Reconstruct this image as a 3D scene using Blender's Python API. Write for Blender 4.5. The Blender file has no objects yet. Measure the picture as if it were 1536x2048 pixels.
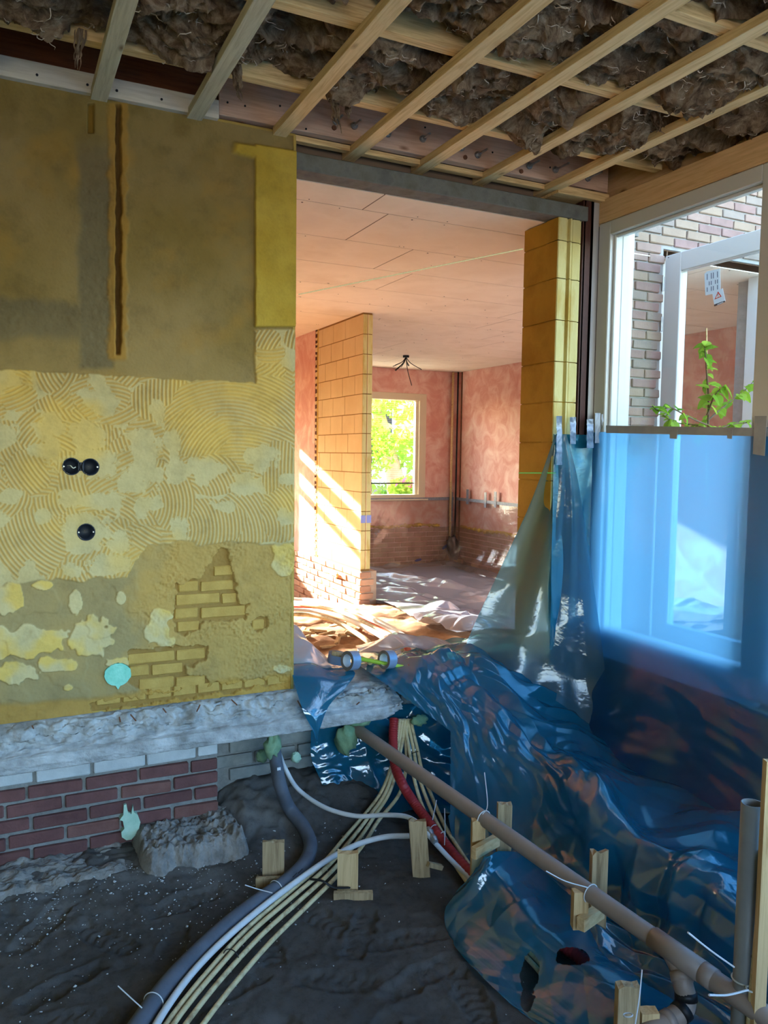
import bpy, math, random
import numpy as np
from mathutils import Vector, Matrix

# ------------------------------------------------------------------ camera, light, exposure
SC = bpy.context.scene
COL = SC.collection
FPX = 1580.0
YAW, PITCH, ROLL = math.radians(25.953), math.radians(4.17), math.radians(0.754)
def cam_axes():
    sy, cy = math.sin(YAW), math.cos(YAW); sp, cp = math.sin(PITCH), math.cos(PITCH)
    sr, cr = math.sin(ROLL), math.cos(ROLL)
    f = np.array([sy, cy, 0.]); r = np.array([cy, -sy, 0.]); u = np.array([0, 0, 1.])
    f2 = f*cp-u*sp; u2 = u*cp+f*sp
    return r*cr+u2*sr, u2*cr-r*sr, f2
CR, CU, CF = cam_axes()
cd = bpy.data.cameras.new('camera'); cam = bpy.data.objects.new('camera', cd); COL.objects.link(cam)
cd.sensor_fit = 'HORIZONTAL'; cd.sensor_width = 36.0; cd.lens = FPX/1536*36.0
cd.clip_start = 0.05; cd.clip_end = 300
m4 = Matrix.Identity(4)
for i in range(3):
    m4[i][0] = CR[i]; m4[i][1] = CU[i]; m4[i][2] = -CF[i]
cam.matrix_world = m4
SC.camera = cam
SC.view_settings.view_transform = 'Standard'; SC.view_settings.look = 'None'
SC.view_settings.gamma = 1.0; SC.view_settings.use_curve_mapping = False
SC.view_settings.exposure = 2.2

SUN_DIR = Vector((0.30, -1.0, -0.325)).normalized()        # the way the light travels
w = bpy.data.worlds.new('world'); SC.world = w; w.use_nodes = True
wn = w.node_tree; wn.nodes.clear()
wo = wn.nodes.new('ShaderNodeOutputWorld'); wb = wn.nodes.new('ShaderNodeBackground'); ws = wn.nodes.new('ShaderNodeTexSky')
ws.sky_type = 'NISHITA'; ws.sun_disc = False; ws.sun_elevation = math.asin(-SUN_DIR.z)
ws.sun_rotation = math.atan2(-SUN_DIR.x, -SUN_DIR.y)
ws.air_density = 1.0; ws.dust_density = 1.5; ws.ozone_density = 1.0
wb.inputs['Strength'].default_value = 0.55
wn.links.new(ws.outputs[0], wb.inputs['Color']); wn.links.new(wb.outputs[0], wo.inputs['Surface'])
sl = bpy.data.lights.new('sun', 'SUN'); so = bpy.data.objects.new('sun', sl); COL.objects.link(so)
sl.energy = 16.5; sl.color = (1.0, 0.90, 0.76); sl.angle = math.radians(0.8)
so.rotation_euler = SUN_DIR.to_track_quat('-Z', 'Y').to_euler(); so.location = (0, 30, 12)
SC.cycles.max_bounces = 10; SC.cycles.diffuse_bounces = 6; SC.cycles.transparent_max_bounces = 16
SC.cycles.glossy_bounces = 3; SC.cycles.transmission_bounces = 6
SC.cycles.sample_clamp_indirect = 8.0; SC.cycles.caustics_reflective = False; SC.cycles.caustics_refractive = False

# ------------------------------------------------------------------ picking points: pixel of the 1536x2048 frame -> world plane
def ray(x, y): return CR*(x-768)/FPX + CU*(1024-y)/FPX + CF
def onX(x, y, v): d = ray(x, y); return d*(v/d[0])
def onY(x, y, v): d = ray(x, y); return d*(v/d[1])
def onZ(x, y, v): d = ray(x, y); return d*(v/d[2])
def proj(X, Y, Z):
    dx = X*CR[0]+Y*CR[1]+Z*CR[2]; dy = X*CU[0]+Y*CU[1]+Z*CU[2]; dz = X*CF[0]+Y*CF[1]+Z*CF[2]
    return 768+FPX*dx/dz, 1024-FPX*dy/dz
def lin(*c):
    c = c[0] if len(c) == 1 else c
    return tuple((v/255/12.92 if v/255 <= .04045 else ((v/255+.055)/1.055)**2.4) for v in c)

# ------------------------------------------------------------------ noise in numpy
def _h(ix, iy, seed):
    n = (ix.astype(np.int64)*374761393 + iy.astype(np.int64)*668265263 + seed*1442695041) & 0xffffffff
    n = ((n ^ (n >> 13))*1274126177) & 0xffffffff
    return ((n ^ (n >> 16)) & 0xffff)/32767.5-1
def vn(x, y, seed=0):
    x = np.asarray(x, float); y = np.asarray(y, float)
    ix = np.floor(x); iy = np.floor(y); fx = x-ix; fy = y-iy
    ix = ix.astype(np.int64); iy = iy.astype(np.int64)
    fx = fx*fx*fx*(fx*(fx*6-15)+10); fy = fy*fy*fy*(fy*(fy*6-15)+10)
    a = _h(ix, iy, seed); b = _h(ix+1, iy, seed); c = _h(ix, iy+1, seed); d = _h(ix+1, iy+1, seed)
    return (a+(b-a)*fx)*(1-fy)+(c+(d-c)*fx)*fy
def fbm(x, y, seed=0, o=4, g=.5):
    s = 0; a = 1; t = 0
    for k in range(o):
        s = s+a*vn(x, y, seed+k*17); t += a; a *= g; x = x*2.03+3.1; y = y*2.03+1.7
    return s/t
def ridged(x, y, seed=0, o=4, g=.5):
    s = 0; a = 1; t = 0
    for k in range(o):
        s = s+a*(1-2*np.abs(vn(x, y, seed+k*31))); t += a; a *= g; x = x*2.1+5.3; y = y*2.1+2.9
    return s/t
def sstep(a, b, x):
    t = np.clip((x-a)/(b-a), 0, 1); return t*t*(3-2*t)
def crumple1(u, v, seed, f=3.0, n=7):
    """stiff film: long sharp creases of many directions, broken up by a slow warp"""
    rg = np.random.RandomState(seed); wu = u+.5/f*fbm(u*f*.35, v*f*.35, seed, 2); wv = v+.5/f*fbm(u*f*.35+9, v*f*.35, seed+5, 2)
    s = 0; t = 0
    for k in range(n):
        th = rg.uniform(0, math.pi); ff = f*rg.uniform(.35, 1.5); a = ff**-.8
        p = (wu*math.cos(th)+wv*math.sin(th))*ff+rg.uniform(0, 9)
        j = .5*vn(wu*f*.5+k*3.3, wv*f*.5-k, seed+k)
        tri = np.abs(((p+j) % 1)-.5)*4-1
        g = np.clip(vn(u*f*.4+k, v*f*.4, seed+40+k)*1.6+.25, 0, 1)
        s = s+a*tri*g; t += a*.5
    return s/t
def crumple(u, v, seed, f=3.0, n=7, fine=1.0):
    pa = sstep(-.25, .45, fbm(u*f*.33+5, v*f*.33, seed+301, 2)); pb = sstep(0, .5, fbm(u*f*.5-5, v*f*.5, seed+303, 2))
    return crumple1(u, v, seed, f, n)+fine*((.06+.22*pa)*crumple1(u+3, v-2, seed+101, f*2.2, 5)+.07*pb*crumple1(u-1, v+4, seed+203, f*4.6, 4))

# ------------------------------------------------------------------ materials
MATS = {}
def nmat(name):
    m = bpy.data.materials.new(name); m.use_nodes = True; nt = m.node_tree; nt.nodes.clear()
    o = nt.nodes.new('ShaderNodeOutputMaterial'); MATS[name] = m
    return m, nt, o
def node(nt, t, **kw):
    n = nt.nodes.new(t)
    for k, v in kw.items():
        if k.startswith('i_'):
            key = k[2:].replace('_', ' '); n.inputs[key].default_value = v
        else: setattr(n, k, v)
    return n
def coords(nt, stretch=(1, 1, 1), obj=False):
    if obj: c = node(nt, 'ShaderNodeTexCoord').outputs['Object']
    else: c = node(nt, 'ShaderNodeNewGeometry').outputs['Position']
    mp = node(nt, 'ShaderNodeMapping'); mp.inputs['Scale'].default_value = stretch
    nt.links.new(c, mp.inputs['Vector']); return mp.outputs[0]
def noise_tex(nt, vec, scale, detail=5, rough=.6, dist=0):
    n = node(nt, 'ShaderNodeTexNoise'); n.inputs['Scale'].default_value = scale; n.inputs['Detail'].default_value = detail
    n.inputs['Roughness'].default_value = rough; n.inputs['Distortion'].default_value = dist
    nt.links.new(vec, n.inputs['Vector']); return n.outputs['Fac']
def ramp(nt, fac, stops):
    r = node(nt, 'ShaderNodeValToRGB'); e = r.color_ramp.elements
    while len(e) < len(stops): e.new(.5)
    for k, (p, c) in enumerate(stops):
        e[k].position = p; e[k].color = tuple(c)+(1,)
    nt.links.new(fac, r.inputs['Fac']); return r.outputs['Color']
def bumpn(nt, h, strength, dist=.01):
    b = node(nt, 'ShaderNodeBump'); b.inputs['Strength'].default_value = strength; b.inputs['Distance'].default_value = dist
    nt.links.new(h, b.inputs['Height']); return b.outputs[0]
def pm(name, stops, scale=8, rough=.8, bump=.3, bscale=60, stretch=(1, 1, 1), detail=5, spec=.3, metal=0, dist=0, bd=.004, obj=False):
    """principled material: colours spread by noise, fine relief by a second noise"""
    m, nt, o = nmat(name); p = node(nt, 'ShaderNodeBsdfPrincipled')
    if not isinstance(stops[0], (tuple, list)): stops = [stops]
    vec = coords(nt, stretch, obj)
    if len(stops) == 1: p.inputs['Base Color'].default_value = tuple(stops[0])+(1,)
    else:
        if len(stops[0]) == 3:
            k = len(stops); stops = [(.3+.4*i/(k-1), s) for i, s in enumerate(stops)]
        nt.links.new(ramp(nt, noise_tex(nt, vec, scale, detail, .6, dist), stops), p.inputs['Base Color'])
    p.inputs['Roughness'].default_value = rough; p.inputs['Specular IOR Level'].default_value = spec; p.inputs['Metallic'].default_value = metal
    if bump: nt.links.new(bumpn(nt, noise_tex(nt, vec, bscale, 4, .65), bump, bd), p.inputs['Normal'])
    nt.links.new(p.outputs[0], o.inputs[0]); return m
def wood(name, c1, c2, axis='x', scale=5):
    st = {'x': (.8, 14, 14), 'y': (14, .8, 14), 'z': (14, 14, .8)}[axis]
    m, nt, o = nmat(name); p = node(nt, 'ShaderNodeBsdfPrincipled'); v = coords(nt, st)
    f = noise_tex(nt, v, scale, 6, .7, .6)
    c = ramp(nt, f, [(.3, c2), (.55, c1), (.75, tuple(min(1, x*1.12) for x in c1))])
    # knots
    vo = node(nt, 'ShaderNodeTexVoronoi'); vo.inputs['Scale'].default_value = 1.6
    k = {'x': (2.2, 6, 6), 'y': (6, 2.2, 6), 'z': (6, 6, 2.2)}[axis]
    nt.links.new(coords(nt, k), vo.inputs['Vector'])
    r2 = ramp(nt, vo.outputs['Distance'], [(.03, (.25, .14, .07)), (.12, (1, 1, 1))])
    mx = node(nt, 'ShaderNodeMix', data_type='RGBA', blend_type='MULTIPLY'); mx.inputs['Factor'].default_value = .8
    nt.links.new(c, mx.inputs['A']); nt.links.new(r2, mx.inputs['B'])
    nt.links.new(mx.outputs['Result'], p.inputs['Base Color']); p.inputs['Roughness'].default_value = .75; p.inputs['Specular IOR Level'].default_value = .25
    nt.links.new(bumpn(nt, f, .25, .003), p.inputs['Normal']); nt.links.new(p.outputs[0], o.inputs[0]); return m
def attrmat(name, rough=.85, bump=.4, bscale=150, var=.12, vscale=14, spec=.25):
    """colour comes from the mesh's own colour layer, broken up by noise"""
    m, nt, o = nmat(name); p = node(nt, 'ShaderNodeBsdfPrincipled')
    a = node(nt, 'ShaderNodeAttribute'); a.attribute_name = 'col'; v = coords(nt)
    r = ramp(nt, noise_tex(nt, v, vscale, 8, .7), [(.25, (1-var*2,)*3), (.5, (1-var*.5,)*3), (.75, (1, 1, 1))])
    mx = node(nt, 'ShaderNodeMix', data_type='RGBA', blend_type='MULTIPLY'); mx.inputs['Factor'].default_value = 1
    nt.links.new(a.outputs['Color'], mx.inputs['A']); nt.links.new(r, mx.inputs['B']); nt.links.new(mx.outputs['Result'], p.inputs['Base Color'])
    p.inputs['Roughness'].default_value = rough; p.inputs['Specular IOR Level'].default_value = spec
    if bump: nt.links.new(bumpn(nt, noise_tex(nt, v, bscale, 5, .7), bump, .003), p.inputs['Normal'])
    nt.links.new(p.outputs[0], o.inputs[0]); return m
def schlick(nt, f0, nrm=None, k=.9):
    lw = node(nt, 'ShaderNodeLayerWeight'); lw.inputs['Blend'].default_value = .5
    if nrm is not None: nt.links.new(nrm, lw.inputs['Normal'])
    a = node(nt, 'ShaderNodeMath', operation='POWER'); nt.links.new(lw.outputs['Facing'], a.inputs[0]); a.inputs[1].default_value = 4.0
    b = node(nt, 'ShaderNodeMath', operation='MULTIPLY_ADD'); nt.links.new(a.outputs[0], b.inputs[0]); b.inputs[1].default_value = k*(1-f0); b.inputs[2].default_value = f0
    return b.outputs[0]
def plastic(name, through, body, opacity=.5, gloss=.12, ior=1.5, wr=30, wb=.25, diff=.5):
    """thin plastic film: part of the light passes tinted, part is scattered, the rest is mirrored"""
    m, nt, o = nmat(name); v = coords(nt)
    nrm = bumpn(nt, noise_tex(nt, v, wr, 3, .5, .8), wb, .01)
    t = node(nt, 'ShaderNodeBsdfTransparent'); t.inputs[0].default_value = tuple(through)+(1,)
    tr = node(nt, 'ShaderNodeBsdfTranslucent'); tr.inputs[0].default_value = tuple(body)+(1,)
    df = node(nt, 'ShaderNodeBsdfDiffuse'); df.inputs[0].default_value = tuple(body)+(1,)
    m1 = node(nt, 'ShaderNodeMixShader'); m1.inputs[0].default_value = diff; nt.links.new(tr.outputs[0], m1.inputs[1]); nt.links.new(df.outputs[0], m1.inputs[2])
    m2 = node(nt, 'ShaderNodeMixShader'); m2.inputs[0].default_value = opacity; nt.links.new(t.outputs[0], m2.inputs[1]); nt.links.new(m1.outputs[0], m2.inputs[2])
    g = node(nt, 'ShaderNodeBsdfGlossy'); g.inputs['Roughness'].default_value = gloss; nt.links.new(nrm, g.inputs['Normal'])
    m3 = node(nt, 'ShaderNodeMixShader'); nt.links.new(schlick(nt, ((ior-1)/(ior+1))**2*1.8, nrm, .6), m3.inputs[0]); nt.links.new(m2.outputs[0], m3.inputs[1]); nt.links.new(g.outputs[0], m3.inputs[2])
    nt.links.new(m3.outputs[0], o.inputs[0]); return m
def glass(name, tint=(.94, .97, .97)):
    m, nt, o = nmat(name)
    t = node(nt, 'ShaderNodeBsdfTransparent'); t.inputs[0].default_value = tint+(1,)
    g = node(nt, 'ShaderNodeBsdfGlossy'); g.inputs['Roughness'].default_value = .02
    m3 = node(nt, 'ShaderNodeMixShader'); nt.links.new(schlick(nt, .05), m3.inputs[0]); nt.links.new(t.outputs[0], m3.inputs[1]); nt.links.new(g.outputs[0], m3.inputs[2])
    nt.links.new(m3.outputs[0], o.inputs[0]); return m

# ------------------------------------------------------------------ mesh building
def link(name, me, parent=None, loc=None):
    o = bpy.data.objects.new(name, me); COL.objects.link(o)
    if parent is not None:
        o.parent = parent
        o.location = (Vector(loc) if loc is not None else Vector((0, 0, 0))) - wloc(parent)
    elif loc is not None: o.location = loc
    return o
def wloc(o):
    v = Vector((0, 0, 0))
    while o is not None: v += o.location; o = o.parent
    return v
def tag(o, label=None, cat=None, group=None, kind=None):
    if label: o['label'] = label
    if cat: o['category'] = cat
    if group: o['group'] = group
    if kind: o['kind'] = kind
    return o
def thing(name, label, cat, loc=(0, 0, 0), group=None, kind=None):
    o = bpy.data.objects.new(name, None); COL.objects.link(o); o.location = loc; o.empty_display_size = .1
    return tag(o, label, cat, group, kind)
class MB:
    def __init__(s): s.v = []; s.f = []
    def add(s, vs, fs):
        k = len(s.v); s.v += [tuple(map(float, p)) for p in vs]; s.f += [tuple(i+k for i in f) for f in fs]; return s
    def box(s, lo, hi, b=0, jit=0, rg=None):
        """box with chamfered edges"""
        lo = np.minimum(lo, hi) if True else lo; hi2 = hi
        lo = np.array(lo, float); hi = np.maximum(lo, np.array(hi2, float)); b = min(b, .45*float((hi-lo).min()))
        if b <= 0:
            x0, y0, z0 = lo; x1, y1, z1 = hi
            vs = [(x0, y0, z0), (x1, y0, z0), (x1, y1, z0), (x0, y1, z0), (x0, y0, z1), (x1, y0, z1), (x1, y1, z1), (x0, y1, z1)]
            return s.add(vs, [(0, 3, 2, 1), (4, 5, 6, 7), (0, 1, 5, 4), (1, 2, 6, 5), (2, 3, 7, 6), (3, 0, 4, 7)])
        c = (lo+hi)/2; e = (hi-lo)/2; vs = []; idx = {}
        for sx in (-1, 1):
            for sy in (-1, 1):
                for sz in (-1, 1):
                    sg = np.array([sx, sy, sz])
                    for a in range(3):
                        p = e-b; p[a] = e[a]; q = c+sg*p
                        if jit and rg is not None: q = q+rg.uniform(-jit, jit, 3)
                        idx[(sx, sy, sz, a)] = len(vs); vs.append(q)
        fs = []
        for a in range(3):
            o1, o2 = [(1, 2), (2, 0), (0, 1)][a]
            for sg in (-1, 1):
                ring = []
                for p, q in ((-1, -1), (1, -1), (1, 1), (-1, 1)):
                    t = [0, 0, 0]; t[a] = sg; t[o1] = p; t[o2] = q; ring.append(idx[(t[0], t[1], t[2], a)])
                fs.append(tuple(ring if sg > 0 else ring[::-1]))
        for a in range(3):
            o1, o2 = [(1, 2), (2, 0), (0, 1)][a]
            for p in (-1, 1):
                for q in (-1, 1):
                    t0 = [0, 0, 0]; t0[o1] = p; t0[o2] = q; t1 = list(t0); t0[a] = -1; t1[a] = 1
                    r = (idx[(*t0, o1)], idx[(*t1, o1)], idx[(*t1, o2)], idx[(*t0, o2)])
                    fs.append(r if p*q > 0 else r[::-1])
        for sx in (-1, 1):
            for sy in (-1, 1):
                for sz in (-1, 1):
                    r = tuple(idx[(sx, sy, sz, a)] for a in range(3)); fs.append(r if sx*sy*sz > 0 else r[::-1])
        return s.add(vs, fs)
    def prism(s, poly, axis, a, b):
        """polygon (2D list) pushed along an axis from a to b"""
        n = len(poly); vs = []
        for t in (a, b):
            for p in poly:
                q = [0, 0, 0]; q[axis] = t; o = [i for i in range(3) if i != axis]; q[o[0]] = p[0]; q[o[1]] = p[1]; vs.append(q)
        fs = [tuple(range(n))[::-1], tuple(range(n, 2*n))]+[(i, (i+1) % n, n+(i+1) % n, n+i) for i in range(n)]
        return s.add(vs, fs)
    def tube(s, pts, r, n=10, caps=True):
        pts = [np.array(p, float) for p in pts]; m = len(pts); rr = r if hasattr(r, '__len__') else [r]*m
        T = [pts[min(i+1, m-1)]-pts[max(i-1, 0)] for i in range(m)]; T = [t/(np.linalg.norm(t)+1e-9) for t in T]
        a = np.array([0, 0, 1.]) if abs(T[0][2]) < .9 else np.array([1., 0, 0]); u = np.cross(T[0], a); u /= np.linalg.norm(u)
        vs = []; fs = []
        for i in range(m):
            u = u-T[i]*(u@T[i]); u /= np.linalg.norm(u)+1e-9; v = np.cross(T[i], u)
            for k in range(n):
                t = 2*math.pi*k/n; vs.append(pts[i]+rr[i]*(u*math.cos(t)+v*math.sin(t)))
        for i in range(m-1):
            for k in range(n):
                fs.append((i*n+k, i*n+(k+1) % n, (i+1)*n+(k+1) % n, (i+1)*n+k))
        if caps: fs += [tuple(range(n))[::-1], tuple(range((m-1)*n, m*n))]
        return s.add(vs, fs)
    def mesh(s, name):
        me = bpy.data.meshes.new(name); me.from_pydata(s.v, [], s.f); me.update(); return me
    def build(s, name, mat, parent=None, smooth=False, loc=None):
        me = s.mesh(name); me.materials.append(mat)
        if smooth: me.polygons.foreach_set('use_smooth', [True]*len(me.polygons))
        return link(name, me, parent, loc)
def spline(pts, k=8):
    P = [np.array(p, float) for p in pts]; P = [2*P[0]-P[1]]+P+[2*P[-1]-P[-2]]; out = []
    for i in range(1, len(P)-2):
        for j in range(k):
            t = j/k; a, b, c, d = P[i-1], P[i], P[i+1], P[i+2]
            out.append(.5*((2*b)+(-a+c)*t+(2*a-5*b+4*c-d)*t*t+(-a+3*b-3*c+d)*t**3))
    out.append(P[-2]); return out
def gridmesh(name, P, mat, parent=None, keep=None, col=None, smooth=True, loc=None):
    """P: (n,m,3) array -> quad grid; keep: (n-1,m-1) faces to keep; col: (n,m,3) colour layer"""
    n, m = P.shape[:2]; me = bpy.data.meshes.new(name)
    I = np.arange(n*m).reshape(n, m); q = np.stack([I[:-1, :-1], I[:-1, 1:], I[1:, 1:], I[1:, :-1]], -1).reshape(-1, 4)
    if keep is not None: q = q[keep.reshape(-1)]
    me.vertices.add(n*m); me.vertices.foreach_set('co', np.ascontiguousarray(P, np.float32).ravel())
    me.loops.add(q.size); me.loops.foreach_set('vertex_index', q.ravel().astype(np.int32))
    me.polygons.add(len(q)); me.polygons.foreach_set('loop_start', np.arange(0, q.size, 4, dtype=np.int32))
    me.polygons.foreach_set('loop_total', np.full(len(q), 4, np.int32))
    if smooth: me.polygons.foreach_set('use_smooth', np.ones(len(q), bool))
    if col is not None:
        a = me.attributes.new('col', 'FLOAT_COLOR', 'POINT'); c = np.ones((n*m, 4), np.float32); c[:, :3] = col.reshape(-1, 3); a.data.foreach_set('color', c.ravel())
    me.update(); me.validate(); me.materials.append(mat)
    return link(name, me, parent, loc)
def resample(C, n, m):
    """control grid (r,c,3) -> smooth (n,m,3) grid by Catmull-Rom both ways"""
    C = np.array(C, float)
    def up(A, k):
        r = A.shape[0]; t = np.linspace(0, r-1, k); i = np.minimum(t.astype(int), r-2); f = (t-i).reshape(-1, *([1]*(A.ndim-1)))
        g = lambda j: A[np.clip(j, 0, r-1)]
        a, b, c, d = g(i-1), g(i), g(i+1), g(i+2)
        return .5*(2*b+(-a+c)*f+(2*a-5*b+4*c-d)*f*f+(-a+3*b-3*c+d)*f**3)
    A = up(C, n); A = up(A.transpose(1, 0, 2), m).transpose(1, 0, 2); return A
def normals(P):
    du = np.gradient(P, axis=0); dv = np.gradient(P, axis=1); N = np.cross(du, dv); return N/(np.linalg.norm(N, axis=-1, keepdims=True)+1e-9)
def sheet(name, C, mat, n, m, amp, f, seed, label, cat='plastic sheet', keep=None, group=None, parent=None, ampmap=None, extra=None, floor=None, seg=7, fine=1.0, su=1.0):
    P = resample(C, n, m); N = normals(P)
    du = np.linalg.norm(np.diff(P, axis=0), axis=-1).mean()*n; dv = np.linalg.norm(np.diff(P, axis=1), axis=-1).mean()*m
    U, V = np.meshgrid(np.linspace(0, du, n), np.linspace(0, dv, m), indexing='ij')
    d = amp*crumple(U*su, V, seed, f, seg, fine)
    if ampmap is not None: d = d*ampmap(np.linspace(0, 1, n)[:, None], np.linspace(0, 1, m)[None, :])
    if extra is not None: d = d+extra(U, V)
    P = P+N*d[..., None]
    if floor is not None: P[..., 2] = np.maximum(P[..., 2], floor(P[..., 0], P[..., 1])+.004)
    k = None
    if keep is not None: k = keep(P, U, V)[:-1, :-1]
    o = gridmesh(name, P, mat, parent, keep=k, smooth=True)
    if parent is None: tag(o, label, cat, group)
    return o
def blob(c, r, seed=0, amp=.25, f=2.2, n=14, m=20, squash=(1, 1, 1)):
    """lumpy closed ball -> MB"""
    mb = MB(); vs = []; fs = []
    for i in range(n+1):
        th = math.pi*i/n
        for j in range(m):
            ph = 2*math.pi*j/m; d = np.array([math.sin(th)*math.cos(ph), math.sin(th)*math.sin(ph), math.cos(th)])
            k = 1+amp*float(fbm(np.array(d[0]*f+d[2]*1.3+seed), np.array(d[1]*f-d[2]*.7+seed*2), seed, 3))*1.6
            vs.append(np.array(c)+d*r*k*np.array(squash))
    for i in range(n):
        for j in range(m): fs.append((i*m+j, (i+1)*m+j, (i+1)*m+(j+1) % m, i*m+(j+1) % m))
    return mb.add(vs, fs)
ORD = ['first', 'second', 'third', 'fourth', 'fifth', 'sixth', 'seventh', 'eighth', 'ninth', 'tenth']
RG = np.random.RandomState(7)
# ------------------------------------------------------------------ materials of the place
M_yel = attrmat('yellow_plaster', .8, .25, 220, .16, 9)
M_yelbrick = pm('yellow_painted_brick', [lin(170, 137, 70), lin(186, 154, 84)], 20, .85, .5, 90)
M_yelplain = pm('yellow_wall_plain', [lin(150, 125, 60), lin(190, 160, 85)], 4, .85, .3, 60)
M_block_y = pm('block_yellow', [lin(160, 118, 34), lin(176, 136, 46), lin(150, 108, 28)], 3, .8, .3, 120, spec=.2)
M_block_y2 = pm('block_edge_yellow', [lin(204, 190, 124), lin(212, 200, 140), lin(190, 160, 76)], 4, .75, .3, 90, stretch=(3, 3, .8))
M_block_p = pm('block_sand', [lin(216, 188, 140), lin(228, 204, 158)], 3, .85, .3, 120)
M_pink = pm('pink_gypsum', [(.32, lin(220, 156, 142)), (.44, lin(226, 168, 154)), (.54, lin(234, 188, 174)), (.68, lin(242, 210, 196))], 4.2, .8, .2, 60, detail=7, dist=.9)
M_gyp = pm('plasterboard', [lin(232, 218, 198), lin(238, 226, 208), lin(226, 212, 192)], 2.5, .9, .1, 200)
M_gyp2 = pm('plasterboard_seam', [lin(120, 100, 86)], 2, .9, 0)
M_conc = pm('white_concrete', [lin(128, 128, 126), lin(162, 164, 164), lin(190, 192, 192)], 12, .9, .8, 70, bd=.006)
M_conc_d = pm('dark_concrete', [lin(84, 86, 84), lin(112, 112, 106), lin(96, 94, 80)], 7, .9, .6, 70)
M_mortar = pm('mortar', [lin(120, 120, 116), lin(150, 150, 146)], 18, .95, .9, 90, bd=.006)
M_red = [pm('red_brick_%s' % k, [a, b], 16, .9, .5, 80) for k, (a, b) in zip('abc', [(lin(98, 66, 64), lin(118, 80, 76)), (lin(90, 60, 60), lin(108, 74, 70)), (lin(110, 74, 68), lin(126, 90, 82))])]
M_whiteb = pm('white_brick', [lin(176, 182, 184), lin(196, 200, 200)], 14, .85, .4, 80)
M_greyb = pm('grey_brick', [lin(120, 124, 122), lin(150, 152, 146)], 14, .9, .5, 80)
M_out = [pm('facade_brick_%s' % k, [a, b], 12, .9, .5, 90) for k, (a, b) in zip('abcd', [(lin(142, 116, 106), lin(160, 134, 122)), (lin(146, 124, 108), lin(160, 138, 120)), (lin(134, 108, 102), lin(152, 122, 116)), (lin(132, 118, 110), lin(150, 134, 124))])]
M_outm = pm('facade_mortar', [lin(142, 140, 138), lin(164, 162, 160)], 20, .95, .5, 90)
M_roomb = [pm('room_brick_%s' % k, [a, b], 10, .9, .4, 60) for k, (a, b) in zip('ab', [(lin(176, 138, 112), lin(196, 158, 130)), (lin(164, 124, 100), lin(184, 144, 118))])]
M_roomm = pm('room_mortar', [lin(170, 146, 124), lin(190, 164, 140)], 10, .95, .4, 60)
M_wood_y = wood('batten_wood', lin(226, 198, 148), lin(196, 160, 108), 'y')
M_wood_yg = wood('batten_wood_grey', lin(206, 198, 172), lin(176, 166, 136), 'y')
M_wood_x = wood('joist_wood', lin(226, 194, 140), lin(176, 134, 84), 'x')
M_wood_xp = wood('plate_wood', lin(206, 170, 148), lin(182, 146, 122), 'x')
M_wood_xw = wood('white_wood', lin(206, 198, 184), lin(188, 178, 162), 'x')
M_wood_hd = wood('header_wood', lin(226, 188, 140), lin(204, 160, 110), 'y')
M_redbeam = wood('red_beam', lin(110, 62, 38), lin(78, 42, 26), 'x')
M_deck = wood('deck_wood', lin(120, 96, 70), lin(90, 70, 50), 'x')
M_frame = pm('white_frame', [lin(206, 206, 204)], 5, .4, 0, spec=.5)
M_sand = attrmat('sand', .95, .8, 260, .22, 30, .1)
M_dirt = pm('garden_ground', [lin(92, 96, 74), lin(120, 116, 92)], 2, .95, .5, 20)
M_glass = glass('window_glass')
M_steel = pm('red_primer_steel', [lin(70, 40, 34), lin(86, 50, 42)], 8, .6, .2, 60)
M_galv = pm('galvanised', [lin(150, 152, 156), lin(176, 178, 180)], 30, .35, .1, 90, metal=.8)
M_dark = pm('dark_plastic', [lin(20, 24, 32)], 5, .5, 0)
M_houseup = pm('upper_house', [lin(150, 128, 112), lin(162, 140, 122)], 5, .9, .2, 40)
YW, ZS, ZC, XR = 3.4, -1.70, 1.25, 2.95

def struct(name, mb, mat, label, cat, parent=None):
    o = mb.build(name, mat, parent)
    if parent is None: tag(o, label, cat, kind='structure')
    return o

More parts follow.
